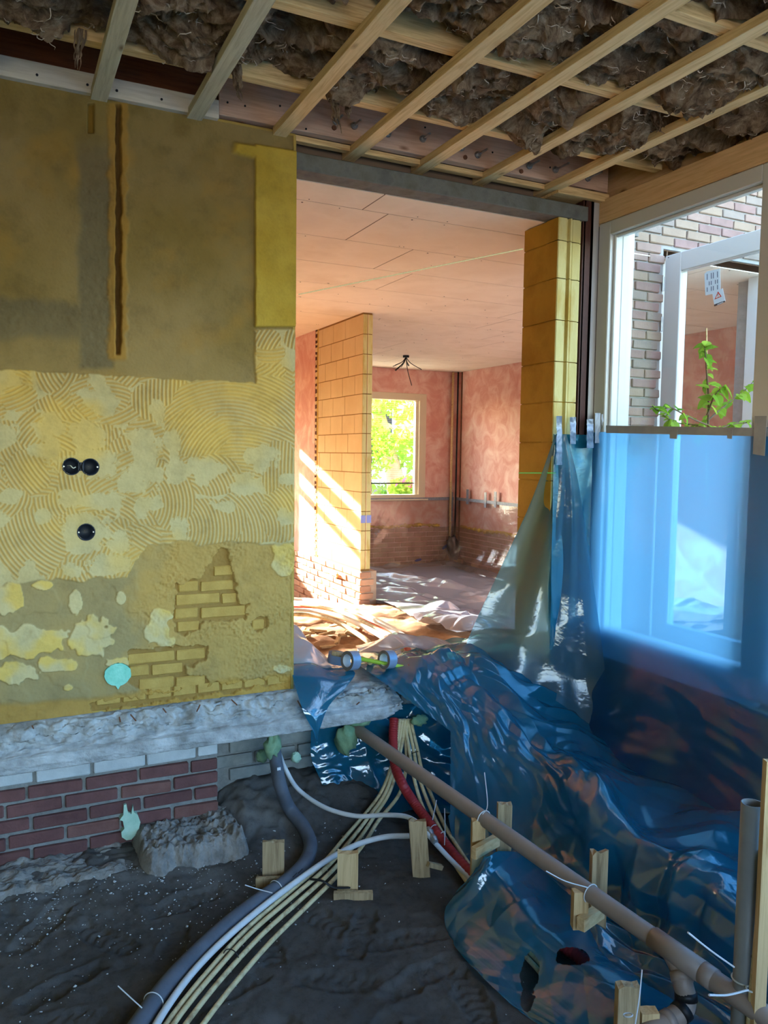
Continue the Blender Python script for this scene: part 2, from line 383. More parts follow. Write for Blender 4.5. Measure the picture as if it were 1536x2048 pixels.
# ------------------------------------------------------------------ sand floor of the dug-out extension
def sand_h(X, Y):
    z = ZS+.012*fbm(X*2.2, Y*2.2, 3, 3)+.006*fbm(X*9, Y*9, 5, 4)
    z = z+.17*sstep(3.0, 3.55, Y)*sstep(.75, 1.0, X)*(1-sstep(1.5, 1.75, X))            # loose heap below the slab
    z = z+.03*sstep(2.75, 3.3, Y)*(1-sstep(.7, 1.0, X))
    z = z+.018*fbm(X*20, Y*20, 8, 4)*sstep(2.8, 3.3, Y)
    return z
def footprints(X, Y, z):
    rg = np.random.RandomState(11)
    spots = [(.62, 2.35, .3), (.95, 2.25, 2.6), (1.12, 2.45, .9), (.75, 2.05, 1.9), (1.2, 2.15, .2), (.5, 2.65, 1.1), (.3, 2.8, 2.2), (.92, 1.95, .6), (1.3, 2.0, 1.4), (.15, 2.6, .4), (1.02, 2.6, 2.0), (.35, 2.3, 1.7), (1.25, 2.35, 2.9), (.1, 2.95, .9), (.6, 2.9, .1), (.8, 2.55, 1.5), (.2, 2.4, 2.8), (.45, 2.1, .8), (1.05, 1.8, 2.3), (.7, 1.8, .5)]
    for (cx, cy, a) in spots:
        ux = (X-cx)*math.cos(a)+(Y-cy)*math.sin(a); uy = -(X-cx)*math.sin(a)+(Y-cy)*math.cos(a)
        w = .048-.012*np.abs(ux)/.14+.01*vn(X*30, Y*30, 4)
        d = np.maximum(np.abs(ux)/.14, np.abs(uy)/np.maximum(w, .01))
        inside = 1-sstep(.85, 1.08, d); rim = np.exp(-((d-1.18)/.14)**2)
        tread = np.sign(np.sin(ux*170+np.abs(uy)*90))*.0035
        z = z-inside*(.010+tread*.6)+rim*.006*(.6+.5*vn(X*14, Y*14, 6))
    return z
xs = np.arange(-.5, 2.95, .0095); ys = np.arange(.9, 3.62, .0095)
GX, GY = np.meshgrid(xs, ys, indexing='ij'); GZ = footprints(GX, GY, sand_h(GX, GY)); GZ = GZ+.005*fbm(GX*26, GY*26, 9, 3)+.003*np.minimum(0, vn(GX*18, GY*18, 19))
t = np.clip(.5+.5*fbm(GX*3, GY*3, 21, 4)*1.4, 0, 1)[..., None]
dust = (sstep(2.75, 3.25, GY)*(.45+.55*vn(GX*7, GY*7, 2))*(1-sstep(.9, 1.4, GX))).clip(0, 1)[..., None]
sc = np.array(lin(74, 72, 70))*(1-t)+np.array(lin(96, 92, 88))*t
sc = sc*(1-dust*.6)+np.array(lin(150, 148, 144))*dust*.6
fl = gridmesh('floor', np.stack([GX, GY, GZ], -1), M_sand, col=sc); tag(fl, 'trampled dark grey sand floor with boot prints', 'sand', kind='structure')
mb = MB(); mb.box((-2.4, -3, -1.9), (3.0, 3.7, -1.76)); b = struct('floor', mb, M_dirt, 'dark earth under the sand of the extension', 'ground')
mb = MB(); mb.box((-60, -60, -2.1), (60, 60, -1.92)); mb.box((-60, 10.75, -1.92), (60, 60, -1.25)); mb.box((3.06, -60, -1.92), (60, 3.8, -1.45)); mb.box((-60, -60, -1.92), (3.06, -3.0, -1.5))
mb2 = MB(); mb2.box((-30, -40, -1.5), (30, -3.0, -1.46)); struct('bounce_paving', mb2, pm('pale_bounce_paving', [lin(190, 182, 170), lin(206, 198, 186)], 2, .9, .2, 20), 'unseen pale paving behind the extension, added to bounce light to the ceiling', 'paving'); mb2 = MB(); mb2.box((3.3, -3.0, -1.45), (30, 3.78, -1.42)); struct('bounce_paving', mb2, MATS['pale_bounce_paving'], 'pale paving outside the window, added to bounce light', 'paving')  # pale paving added so the sunlit ground bounces light up to the ceiling
struct('ground', mb, M_dirt, 'garden ground around the house', 'ground')
# crumbs of mortar on the sand: far too many to count
rg = np.random.RandomState(5); mb = MB()
def crumb(p, r):
    vs = [np.array(p)+r*(np.array(d)+rg.uniform(-.35, .35, 3)) for d in ((1, 0, 0), (-1, 0, 0), (0, 1, 0), (0, -1, 0), (0, 0, .7), (0, 0, -.5))]
    mb.add(vs, [(0, 2, 4), (2, 1, 4), (1, 3, 4), (3, 0, 4), (2, 0, 5), (1, 2, 5), (3, 1, 5), (0, 3, 5)])
for k in range(900):
    x = rg.uniform(-.2, 1.5); y = 3.22-abs(rg.normal(0, .32)) if rg.rand() < .85 else rg.uniform(1.6, 3.2)
    x = x if x < 1.0 or rg.rand() < .3 else rg.uniform(-.2, .9)
    r = rg.choice([.002, .003, .004, .0065], p=[.5, .33, .14, .03])
    z = float(footprints(np.array(x), np.array(y), sand_h(np.array(x), np.array(y))))
    crumb((x, y, z+r*.5), r)
tag(mb.build('mortar_crumbs', M_whiteb), 'white crumbs of mortar scattered on the sand', 'rubble', kind='stuff')

# ------------------------------------------------------------------ yellow kitchen wall
def wallx(px): return onY(px, 900, YW)[0]
st = .0032
X = np.arange(-.25, 1.2005, st); Z = np.arange(-1.085, 1.39, st)
WX, WZ = np.meshgrid(X, Z, indexing='ij'); U, V = proj(WX, YW, WZ)
nz = lambda s, f=.02, o=3: fbm(U*f, V*f, s, o)
H = .0015*fbm(WX*18, WZ*18, 1, 4)
C_up1, C_up2, C_grey, C_tr, C_pale, C_low, C_rough, C_pan = [np.array(lin(*c)) for c in ((150, 126, 66), (172, 148, 96), (118, 110, 86), (212, 188, 126), (218, 202, 148), (170, 152, 104), (198, 164, 92), (206, 172, 60))]
mix = lambda c, d, t: c*(1-t[..., None])+d*t[..., None]
k0 = np.zeros_like(WX)
col = mix(C_up1+k0[..., None], C_up2, np.clip(.5+.9*nz(31, .006, 4)+(V-420)/900, 0, 1))
col = mix(col, np.array(lin(196, 150, 58)), .5*np.clip(nz(33, .009, 4)*2-.3, 0, 1))
g = sstep(150, 168, U+10*nz(3))*(1-sstep(222, 232, U+10*nz(4)))*sstep(250, 330, V)*(1-sstep(730, 745, V))
g = np.maximum(g, .9*sstep(590, 612, V+14*nz(5))*(1-sstep(655, 690, V+14*nz(6)))*(1-sstep(150, 190, U)))
col = mix(col, C_grey, .75*g); H = H-.0025*g+.002*g*fbm(WX*60, WZ*60, 6, 3)
br = sstep(.15, .5, nz(8, .012, 3))*(1-sstep(300, 380, V+0*U))*.35; col = mix(col, np.array(lin(120, 98, 36)), br)
# chase with the old cable run
ch = sstep(229, 234, U+3*nz(12, .05))*(1-sstep(240, 244, U+3*nz(13, .05)))*sstep(205, 215, V)*(1-sstep(705, 712, V))
ed = sstep(212, 222, U+7*nz(14, .04))*(1-sstep(250, 258, U+7*nz(15, .04)))*sstep(202, 212, V)*(1-sstep(715, 725, V))
col = mix(col, np.array(lin(186, 142, 60)), .8*ed); col = mix(col, np.array(lin(112, 82, 38)), ch)
H = H+.004*ed-.024*ch
ch2 = sstep(174, 178, U)*(1-sstep(186, 190, U))*sstep(205, 210, V)*(1-sstep(262, 268, V)); H = H-.018*ch2; col = mix(col, np.array(lin(150, 118, 44)), ch2)
# proud smooth panel at the corner
pan = sstep(508, 511, U+1.5*nz(16, .05))*sstep(286, 292, V-(U-510)*.17)*(1-sstep(652, 656, V))
pan = np.maximum(pan, sstep(462, 476, U+4*nz(17, .06))*sstep(280, 288, V-(U-460)*.17)*(1-sstep(302, 312, V-(U-460)*.17+5*nz(18, .06))))
H = H*(1-pan)+pan*.013; col = mix(col, C_pan+k0[..., None]*0, pan); col = mix(col, np.array(lin(226, 196, 84)), pan*np.clip(.4+1.2*nz(19, .012, 3), 0, 1)*.7)
# combed adhesive
topl = 739+.055*U+4*nz(20, .05)
bt = sstep(235, 300, U+70*nz(25, .02)); botl = (1165+14*nz(21, .02)-.04*U)*(1-bt)+(1086+12*nz(22, .03))*bt
tm = sstep(topl-2, topl+2, V)*(1-sstep(botl-3, botl+3, V))
tcol = sstep(507, 512, U+3*nz(23, .05))*sstep(656, 662, V)*(1-sstep(1082, 1090, V)); tm = np.maximum(tm, tcol)
comb = k0.copy(); sm = k0.copy()
rg = np.random.RandomState(4); patches = []
for k in range(95):
    cx = rg.uniform(-110, 330); cy = rg.uniform(745, 1165); a = rg.uniform(0, 6.28); R = rg.uniform(60, 260)
    patches.append((cx, cy, rg.uniform(28, 62), rg.uniform(22, 48), cx+R*math.cos(a), cy+R*math.sin(a), 8.4))
for k in range(14):
    cx = rg.uniform(500, 600); cy = rg.uniform(670, 790); a = rg.uniform(0, 6.28); patches.append((cx, cy, 30, 22, cx+140*math.cos(a), cy+140*math.sin(a), 7.6))
patches += [(330, 800, 70, 45, 760, 790, 8), (300, 1000, 70, 50, 210, 1090, 8), (475, 830, 150, 82, 452, 965, 7.4), (480, 905, 130, 58, 470, 1080, 7.4), (395, 870, 60, 50, 500, 960, 7.4), (560, 945, 42, 62, 1400, 950, 7.2), (425, 950, 55, 44, 370, 1000, 7.6), (300, 960, 50, 46, 240, 900, 7.6), (500, 1035, 100, 52, 400, 1075, 7.4), (420, 1045, 70, 50, 330, 1060, 7.4), (345, 1000, 45, 60, 260, 1010, 7.6), (200, 790, 60, 40, 210, 900, 8), (60, 1090, 70, 70, 160, 1010, 8.4), (560, 1030, 40, 55, 480, 1060, 7.2)]
ds = 14*nz(24, .03, 3)
for (cx, cy, rx, ry, ax, ay, per) in patches:
    e = np.hypot((U-cx)/rx, (V-cy)/ry)+ds*.012
    mk = e < 1; d = np.hypot(U-ax, V-ay)
    comb[mk] = (.5+.5*np.sin(2*math.pi*d[mk]/per)); sm[mk] = 1
for k in range(46):
    cx = rg.uniform(-60, 345) if k < 38 else rg.uniform(350, 590); cy = rg.uniform(760, 1160) if k < 38 else rg.uniform(900, 1080)
    rx = rg.uniform(12, 36); ry = rg.uniform(10, 28)
    e = np.hypot((U-cx)/rx, (V-cy)/ry)+.5*vn(U*.05, V*.05, 300+k)+.22*vn(U*.16, V*.16, 350+k)+.14*(comb-.5); mk = e < 1; sm[mk] = 0; comb[mk] = .35
for (cx, cy, rx, ry) in [(175, 872, 36, 30), (288, 905, 34, 36), (180, 925, 60, 30), (172, 1062, 45, 40), (410, 945, 26, 26), (100, 850, 30, 30), (215, 1130, 40, 20), (240, 1085, 22, 20), (485, 965, 22, 26), (360, 1060, 20, 30)]:
    e = np.hypot((U-cx)/rx, (V-cy)/ry)+.55*nz(70, .05)+.3*nz(69, .14)+.14*(comb-.5); mk = e < 1; sm[mk] = 0; comb[mk] = .35
hT = .005+.0042*(comb*sm+.45*(1-sm))
H = H*(1-tm)+tm*(hT+.0008*fbm(WX*60, WZ*60, 44, 3))
ctr = mix(C_pale+k0[..., None], C_tr, np.clip(sm*(1-comb*.55)+.25*nz(26, .02)+.1, 0, 1)); ctr = mix(ctr, np.array(lin(206, 160, 70)), .75*sm*(1-comb)**2)
ctr = mix(ctr, np.array(lin(236, 196, 96)), np.clip(nz(27, .008, 3)*1.5, 0, .6))
col = mix(col, ctr, tm)
# lower part: rough render, flaked patches, bared bricks
lm = sstep(botl-3, botl+3, V)*(1-tcol)
lcol = mix(C_low+k0[..., None], C_rough, np.clip(sstep(240, 330, U+60*nz(28, .015))+.5*nz(29, .015), 0, 1))
rough = sstep(230, 330, U+50*nz(30, .02))*(.35+.65*sstep(-.1, .15, nz(34, .018, 3)))
hL = .001+.0065*fbm(WX*95, WZ*95, 35, 3)*rough+.003*sstep(0, .2, nz(36, .02, 3))
fl_ = np.zeros_like(U)
for (cx, cy, rx, ry) in [(20, 1200, 32, 30), (60, 1285, 76, 30), (10, 1290, 40, 24), (180, 1270, 38, 34), (20, 1345, 50, 22), (315, 1262, 32, 34), (150, 1205, 12, 26), (110, 1330, 34, 14), (230, 1325, 24, 12), (565, 1120, 26, 34), (240, 1195, 9, 14), (560, 1338, 22, 10), (135, 1375, 12, 8), (5, 1150, 60, 12), (85, 1170, 30, 8)]:
    e = np.hypot((U-cx)/rx, (V-cy)/ry)+.45*nz(37+int(cx) % 9, .035, 3)*1.5; fl_ = np.maximum(fl_, 1-sstep(.94, 1.02, e))
lcol = mix(lcol, mix(C_pale+k0[..., None], np.array(lin(232, 200, 108)), np.clip(.5+2*nz(38, .02), 0, 1)), fl_); hL = hL+.006*fl_
low = sstep(-1.0, -1.03, WZ+.02*fbm(WX*9, WZ*9, 39, 3)); lcol = mix(lcol, np.array(lin(198, 152, 62)), low*.7); hL = hL-.006*low
EXB = [(428, 1128, 468, 1156), (357, 1162, 398, 1184), (402, 1161, 468, 1183), (352, 1188, 440, 1210), (444, 1186, 474, 1208), (350, 1216, 397, 1238), (402, 1212, 492, 1236), (355, 1243, 400, 1264), (255, 1305, 350, 1327), (353, 1299, 412, 1322), (258, 1332, 299, 1354), (303, 1328, 366, 1350), (278, 1358, 349, 1378), (352, 1354, 412, 1373), (505, 1242, 530, 1258)]
rec = k0.copy()
bricks_y = []
def inpoly(poly, x, y):
    r_ = np.zeros_like(x, bool); n_ = len(poly)
    for i in range(n_):
        (xa, ya), (xb, yb) = poly[i], poly[(i+1) % n_]
        if ya == yb: continue
        c_ = ((ya > y) != (yb > y)) & (x < (xb-xa)*(y-ya)/(yb-ya)+xa); r_ ^= c_
    return r_
REG = [[(350, 1268), (350, 1166), (398, 1156), (424, 1128), (428, 1104), (448, 1098), (463, 1130), (471, 1180), (480, 1210), (497, 1213), (492, 1240), (408, 1246), (396, 1262), (372, 1270)], [(256, 1300), (350, 1290), (414, 1294), (416, 1322), (372, 1332), (368, 1350), (416, 1350), (412, 1376), (276, 1384), (256, 1360)], [(504, 1240), (532, 1238), (530, 1258), (508, 1260)], [(180, 1408), (420, 1372), (560, 1352), (560, 1366), (420, 1392), (180, 1428)]]
wu = U+9*nz(55, .06, 3); wv = V+9*nz(56, .06, 3)
for pg in REG: rec = np.maximum(rec, inpoly(pg, wu, wv).astype(float))
for (x0, y0, x1, y1) in EXB:
    a = onY((x0), (y0+y1)/2, YW); c = onY(x1, (y0+y1)/2, YW); cz = .5*(a[2]+c[2]); bricks_y.append((a[0], c[0], cz))
for k in range(8):
    x0 = .34+.105*k; bricks_y.append((x0, x0+.098, -1.035-.0*k))
lcol = mix(lcol, np.array(lin(160, 126, 64)), rec*.8); hL = hL*(1-rec)-.017*rec+.002*rec*fbm(WX*70, WZ*70, 56, 3)
H = H*(1-lm)+hL*lm; col = mix(col, lcol, lm)
H = H+.0006*fbm(WX*160, WZ*160, 66, 2)
sock = [(142.5, 933), (180, 934), (172, 1064)]; hole = np.zeros_like(WX, bool)
for (x, y) in sock:
    p = onY(x, y, YW); hole |= np.hypot(WX-p[0], WZ-p[2]) < .0335
pf = onY(235, 1348, YW); hole |= np.hypot((WX-pf[0])/1.1, WZ-pf[2]) < .047
col = col*np.array([.80, .79, .82]); P = np.stack([WX, YW-H, WZ], -1)
wl = MB(); wl.box((-2.4, YW+.06, -1.09), (1.19, 3.62, 1.46)); wl.box((-2.4, YW, -1.7), (-.25, YW+.06, 1.46))
wall_left = wl.build('wall_left', M_yelplain); tag(wall_left, 'yellow plastered kitchen wall with combed tile adhesive and bared bricks', 'wall', kind='structure')
sk = gridmesh('plaster_coat', P, M_yel, wall_left, keep=~hole[:-1, :-1], col=col, smooth=True)
# edge return of the coat at the doorway and closing strip round the coat
mb = MB(); mb.box((1.188, YW-.004, -1.085), (1.2, 3.62, 1.39)); mb.box((-.25, YW+.012, -1.09), (1.195, YW+.06, -1.08)); mb.box((-.25, YW+.004, 1.385), (1.2, YW+.07, 1.40)); mb.build('corner_return', M_yelplain, wall_left)
rg = np.random.RandomState(8)
for (x0, x1, cz) in bricks_y:
    mb = MB(); c = ((x0+x1)/2, YW+.006+rg.uniform(0, .004), cz); hx = (x1-x0)/2-.0015
    mb.box((-hx, 0, -.0225), (hx, .05, .0225), .004, .0018, rg); mb.build('brick', M_yelbrick, wall_left, loc=c)

# ------------------------------------------------------------------ slab edge under the wall and the threshold
prof = [(3.75, -1.085), (3.55, -1.085), (3.42, -1.085), (3.37, -1.095), (3.345, -1.13), (3.335, -1.165), (3.31, -1.185), (3.285, -1.195), (3.28, -1.225), (3.285, -1.252), (3.36, -1.258), (3.55, -1.258)]
pr = np.array(prof); nn = 90; tt = np.linspace(0, len(pr)-1, nn); pi = np.minimum(tt.astype(int), len(pr)-2); pf_ = (tt-pi)[:, None]; PR = pr[pi]*(1-pf_)+pr[pi+1]*pf_
sx = np.arange(-.5, 1.74, .006); S = np.zeros((len(sx), nn, 3)); S[..., 0] = sx[:, None]; S[..., 1] = PR[None, :, 0]; S[..., 2] = PR[None, :, 1]
a_ = np.arange(nn)[None, :]; rr = np.exp(-((a_-32)/12.)**2)+.18
n1 = fbm(sx[:, None]*22, a_*.22, 71, 4)
S[..., 1] -= .026*rr*n1+.02*rr*np.clip(vn(sx[:, None]*7, a_*.11, 73), 0, 1); S[..., 2] += .012*rr*fbm(sx[:, None]*26, a_*.25, 75, 4)
n3 = fbm(sx[:, None]*75, a_*.75, 78, 3); S[..., 1] -= .009*(rr+.12)*n3; S[..., 2] += .006*rr*fbm(sx[:, None]*70, a_*.7, 79, 3); door = sstep(1.2, 1.28, sx)[:, None]; S[..., 1] -= door*.0; S[..., 2] += door*(a_ < 30)*(-.02+.02*fbm(sx[:, None]*8, a_*.1, 77, 3))
brk = sstep(1.60, 1.74, sx)[:, None]; S[..., 1] += brk*.05*(1+fbm(sx[:, None]*30, a_*.2, 79, 3))*(a_ > 24); S[..., 2] += brk*.02*(a_ > 60)
slab = gridmesh('concrete_slab_edge', S, M_conc); tag(slab, 'rough white concrete slab edge below the yellow wall and doorway', 'concrete slab')
mb = MB(); mb.box((-.5, 3.46, -1.25), (1.72, 3.75, -1.11)); mb.build('slab_core', M_conc, slab)
rg = np.random.RandomState(2); M_rust = pm('rust', [lin(96, 60, 46), lin(130, 84, 58)], 30, .9, .4, 90)
for (x, y) in [(66, 1455), (132, 1500), (240, 1440), (268, 1437), (330, 1422), (396, 1418), (470, 1406), (600, 1410), (710, 1412), (745, 1425)]:
    p = onY(x, y, 3.33); d = np.array([rg.uniform(-.025, .025), -.012, rg.uniform(.01, .03)])
    MB().tube([p-d*.6, p, p+d*1.0], .0028, 6).build('rebar_stub', M_rust, slab)

# ------------------------------------------------------------------ foundation brickwork under the slab
mb = MB(); mb.box((-2.4, YW+.014, -1.8), (.848, 3.6, -1.262)); mb.box((.84, 3.56, -1.8), (1.79, 3.68, -1.262))
foot = mb.build('wall_foundation', M_mortar); tag(foot, 'foundation wall of red bricks with a white top course below the slab', 'wall', kind='structure')
rg = np.random.RandomState(3); pitch = .0645
bm_cache = {}
def brickmesh(L, h, dpt, mat, key, seed, bev=.004):
    k = (key, round(L, 3), seed)
    if k not in bm_cache:
        mb = MB(); mb.box((-L/2, 0, -h/2), (L/2, dpt, h/2), bev, .0016, np.random.RandomState(seed)); me = mb.mesh('brick'); me.materials.append(mat); bm_cache[k] = me
    return bm_cache[k]
for r in range(7):
    z = -1.284-pitch*(r+.5); off = [.06, .16, .04, .15, .05, .16, .03][r]; x = .846
    first = [.085, .115, .19, .10, .19, .1, .19][r]
    while x > -.42:
        L = first if x > .84 else .205
        x0 = x-L
        if r == 0: mat, key = M_whiteb, 'w'
        else: q = rg.randint(3); mat, key = M_red[q], 'r%d' % q
        hh = .049 if r else .055
        o = link('brick', brickmesh(L, hh, .06, mat, key, rg.randint(4)), foot, ((x0+x)/2, YW-rg.uniform(0, .006), z+(.004 if r == 0 else 0)))
        o.rotation_euler = (rg.uniform(-.03, .03), rg.uniform(-.02, .02) if r else 0, rg.uniform(-.03, .03)); o.location.z += rg.uniform(-.003, .003)
        x = x0-.010-rg.uniform(0, .006)
for r in range(4):
    x = .85+.09*(r % 2); z = -1.275-.066*(r+.5)
    while x < 1.9:
        o = link('brick', brickmesh(.2, .053, .05, M_greyb, 'g', rg.randint(4)), foot, (x+.1, 3.545-rg.uniform(0, .01), z)); x += .214
# poured footing lumps
def lump(name, lo, hi, label, seed, mat, amp=.03, cat='concrete lump', nx=130, ny=80):
    C = np.zeros((nx, ny, 3)); u = np.linspace(0, 1, nx)[:, None]; v = np.linspace(0, 1, ny)[None, :]
    prof = np.minimum(sstep(0, .3, v), 1)*np.minimum(sstep(0, .12, u), 1-sstep(.9, 1, u))
    C[..., 0] = lo[0]+(hi[0]-lo[0])*u; C[..., 1] = lo[1]+(hi[1]-lo[1])*v; C[..., 2] = lo[2]+(hi[2]-lo[2])*prof
    C[..., 1] += .03*fbm(u*6+v*0, v*4+u*0, seed, 3); C[..., 2] += (amp*fbm(u*7+v*0, v*4+u*0, seed+3, 4)+.016*fbm(u*26+v*0, v*18+u*0, seed+5, 3)+.012*np.minimum(0, vn(u*9+v*0, v*5+u*0, seed+8)))*prof; C[..., 1] += .012*fbm(u*24+v*0, v*16+u*0, seed+6, 3)
    return tag(gridmesh(name, C, mat), label, cat)
M_conc_g = pm('grey_footing', [lin(110, 108, 104), lin(140, 136, 130), lin(156, 150, 142)], 14, .95, .9, 90, bd=.008)
lump('concrete_lump', (.45, 3.06, -1.72), (.94, 3.45, -1.60), 'broken grey concrete lump at the foot of the red brickwork', 4, M_conc_g, .022)
lump('concrete_lump', (-.4, 3.10, -1.74), (.50, 3.45, -1.655), 'low strip of crumbly mortar footing along the red brickwork', 9, M_conc_g, .02)

# ------------------------------------------------------------------ lintel and masonry over the opening
mb = MB(); mb.box((1.2, YW, ZC), (2.84, 3.52, 1.325), .004)
lint = mb.build('steel_lintel', M_conc_d); tag(lint, 'dark grey lintel spanning the wide opening', 'lintel')
mb = MB(); mb.box((1.2, 3.62, ZC+.045), (3.4, 3.80, 1.62))
wm = mb.build('wall_above_lintel', M_mortar); tag(wm, 'dusty grey masonry above the lintel', 'wall', kind='structure')
M_dk = pm('dusty_brick', [lin(96, 96, 96), lin(124, 122, 120)], 12, .95, .6, 80)
for r in range(4):
    x = 1.22+.1*(r % 2)
    while x < 2.95:
        link('brick', brickmesh(.2, .052, .05, M_dk, 'd', rg.randint(4)), wm, (x+.1, 3.60, 1.352+.064*r)); x += .212

# ------------------------------------------------------------------ block pillar
pil = thing('block_pillar', 'ochre yellow block pillar right of the opening with grooved light edge', 'pillar', (2.73, 3.5, -1.1))
px0, px1, py0, py1 = 2.645, 2.80, YW, 3.70
def groove(x0, x1, y, dep=.012):
    """plan outline of the end face: ribs and grooves"""
    w = x1-x0; return [(x0, y+.004), (x0+.004, y), (x0+w*.36, y), (x0+w*.40, y+dep), (x0+w*.44, y+dep), (x0+w*.47, y-.008), (x0+w*.53, y-.008), (x0+w*.56, y+dep), (x0+w*.64, y+dep*.3), (x0+w*.9, y), (x0+w*.93, y+dep*.8), (x1, y+dep*.8)]
zj = [-1.09, -.99, -.775, -.56, -.345, -.13, .076, .29, .502, .718, .934, 1.128, 1.248]
for a, b in zip(zj[:-1], zj[1:]):
    mb = MB(); g = .0025; poly = groove(px0, px1, py0)+[(px1, py0+.10), (px0, py0+.10)]
    mb.prism(poly[::-1], 2, a+g, b-g); bl = mb.build('block_edge', M_block_y2, pil)
    mb = MB(); mb.box((px0, py0+.098, a+g), (px1, py1, b-g), .003); mb.box((px0-.0012, py0+.004, a+g), (px0+.02, py0+.099, b-g)); mb.build('block', M_block_y, pil)
mb = MB(); mb.box((px0+.006, py0+.02, -1.09), (px1-.006, py1-.006, 1.245)); mb.build('block_core', M_block_y, pil)

# ------------------------------------------------------------------ the big room behind the opening
FY, FX = 10.4, 6.28
mb = MB()                                    # far wall with two window openings
for (a, b, c, d) in [(-2.6, -.6, -1.8, 1.3), (2.3, 4.0, -1.8, 1.3), (5.72, 6.5, -1.8, 1.3), (-.6, 2.3, -1.8, -.653), (-.6, 2.3, .89, 1.3), (4.0, 5.72, -1.8, -.653), (4.0, 5.72, .89, 1.3)]:
    mb.box((a, FY, c), (b, FY+.3, d))
wf = mb.build('wall_far', M_pink); tag(wf, 'far pink gypsum wall with the big window', 'wall', kind='structure')
mb = MB(); mb.box((FX, 3.8, -1.8), (FX+.25, FY+.3, 1.3)); wr = mb.build('wall_far_right', M_pink); tag(wr, 'pink gypsum wall at the right end of the big room', 'wall', kind='structure')
mb = MB(); mb.box((-2.6, 3.62, -1.8), (-2.4, FY+.3, 1.3)); w2 = mb.build('wall_far_left', M_pink); tag(w2, 'pink wall at the hidden left end of the big room', 'wall', kind='structure')
# brick base course of those two walls, seen through film
def brickband(parent, axis, fixed, a, b, z0, z1, mats, L=.2, pitch=.0597, proud=.004, seed=1):
    rg = np.random.RandomState(seed); r = 0; z = z0
    while z < z1-.02:
        x = a-(.1 if r % 2 else 0)
        while x < b:
            xa, xb = max(x, a), min(x+L, b)
            if xb-xa > .03:
                c = (xa+xb)/2; q = rg.randint(len(mats)); k = (mats[q].name, round(xb-xa, 2), axis)
                if k not in bm_cache:
                    m_ = MB(); l = (xb-xa)/2; h = pitch/2-.005
                    if axis == 'x': m_.box((-l, 0, -h), (l, .03, h), .003)
                    else: m_.box((0, -l, -h), (.03, l, h), .003)
                    me = m_.mesh('brick'); me.materials.append(mats[q]); bm_cache[k] = me
                jit = rg.uniform(0, .004)
                link('brick', bm_cache[k], parent, (c, fixed-proud-jit, z+pitch/2) if axis == 'x' else (fixed-proud-jit, c, z+pitch/2))
            x += L+.008
        z += pitch; r += 1
brickband(wf, 'x', FY, 3.6, 6.28, -1.66, -1.08, M_roomb, L=.21, pitch=.072, seed=2)
brickband(wr, 'y', FX, 8.4, 10.4, -1.66, -1.08, M_roomb, L=.21, pitch=.072, seed=3)
M_foamy = pm('yellow_foam_seam', [lin(196, 156, 60), lin(214, 178, 86)], 20, .85, .6, 60)
def seam(pts, r, seed, parent, n=80):
    P = spline(pts, 12); rg = np.random.RandomState(seed); MB().tube([p+rg.normal(0, r*.3, 3) for p in P], [r*rg.uniform(.6, 1.5) for _ in P], 7).build('foam_seam', M_foamy, parent, True)
seam([(x, FY-.008, -1.06+.01*math.sin(x*7)) for x in np.arange(3.6, 6.3, .3)], .022, 1, wf)
seam([(FX-.008, y, -1.08+.01*math.sin(y*5)) for y in np.arange(8.4, 10.4, .3)], .022, 2, wr)
# ceiling boards
mb = MB(); mb.box((-2.6, 3.53, ZC+.0012), (2.9, FY+.3, 1.45)); mb.box((2.9, 3.83, ZC+.0012), (6.5, FY+.3, 1.45)); cl = mb.build('ceiling', M_gyp2); tag(cl, 'peach plasterboard ceiling of the big room', 'ceiling', kind='structure')
jy = [3.525, 3.795, 4.365, 4.94, 5.54, 6.12, 6.72, 7.32, 7.92, 8.52, 9.12, 9.72, 10.4]
rg = np.random.RandomState(12)
for i, (a, b) in enumerate(zip(jy[:-1], jy[1:])):
    x = [-2.6, -1.7, -.9, -2.0][i % 4]; cuts = [-2.6]
    xx = x+[1.9, 3.55, 3.2, 2.2][i % 4]
    while xx < FX: cuts.append(xx); xx += 2.4
    cuts.append(FX)
    for xa, xb in zip(cuts[:-1], cuts[1:]):
        if xb-xa < .05: continue
        a_ = max(a, 3.83) if xb > 2.95 and a < 3.83 and i == 0 else a
        if i == 0 and xb > 2.9: xb = 2.9
        if xb-xa < .05: continue
        mb = MB(); mb.box((xa+.0032, a+.0032, ZC+rg.uniform(0, .0004)), (xb-.0032, b-.0032, ZC+.006), .0004); mb.build('plasterboard', M_gyp, cl)
# screws in the boards: little dark dots
mb = MB()
for k in range(230):
    i = rg.randint(1, len(jy)-2); y = jy[i]+rg.choice([.03, -.03, .3]); x = rg.randint(2, 28)*.2+rg.uniform(-.02, .02)
    mb.tube([(x, y, ZC+.002), (x, y, ZC-.0012)], .0055 if rg.rand() < .4 else .0035, 6)
mb.build('screw_heads', M_dark, cl)['kind'] = 'stuff'

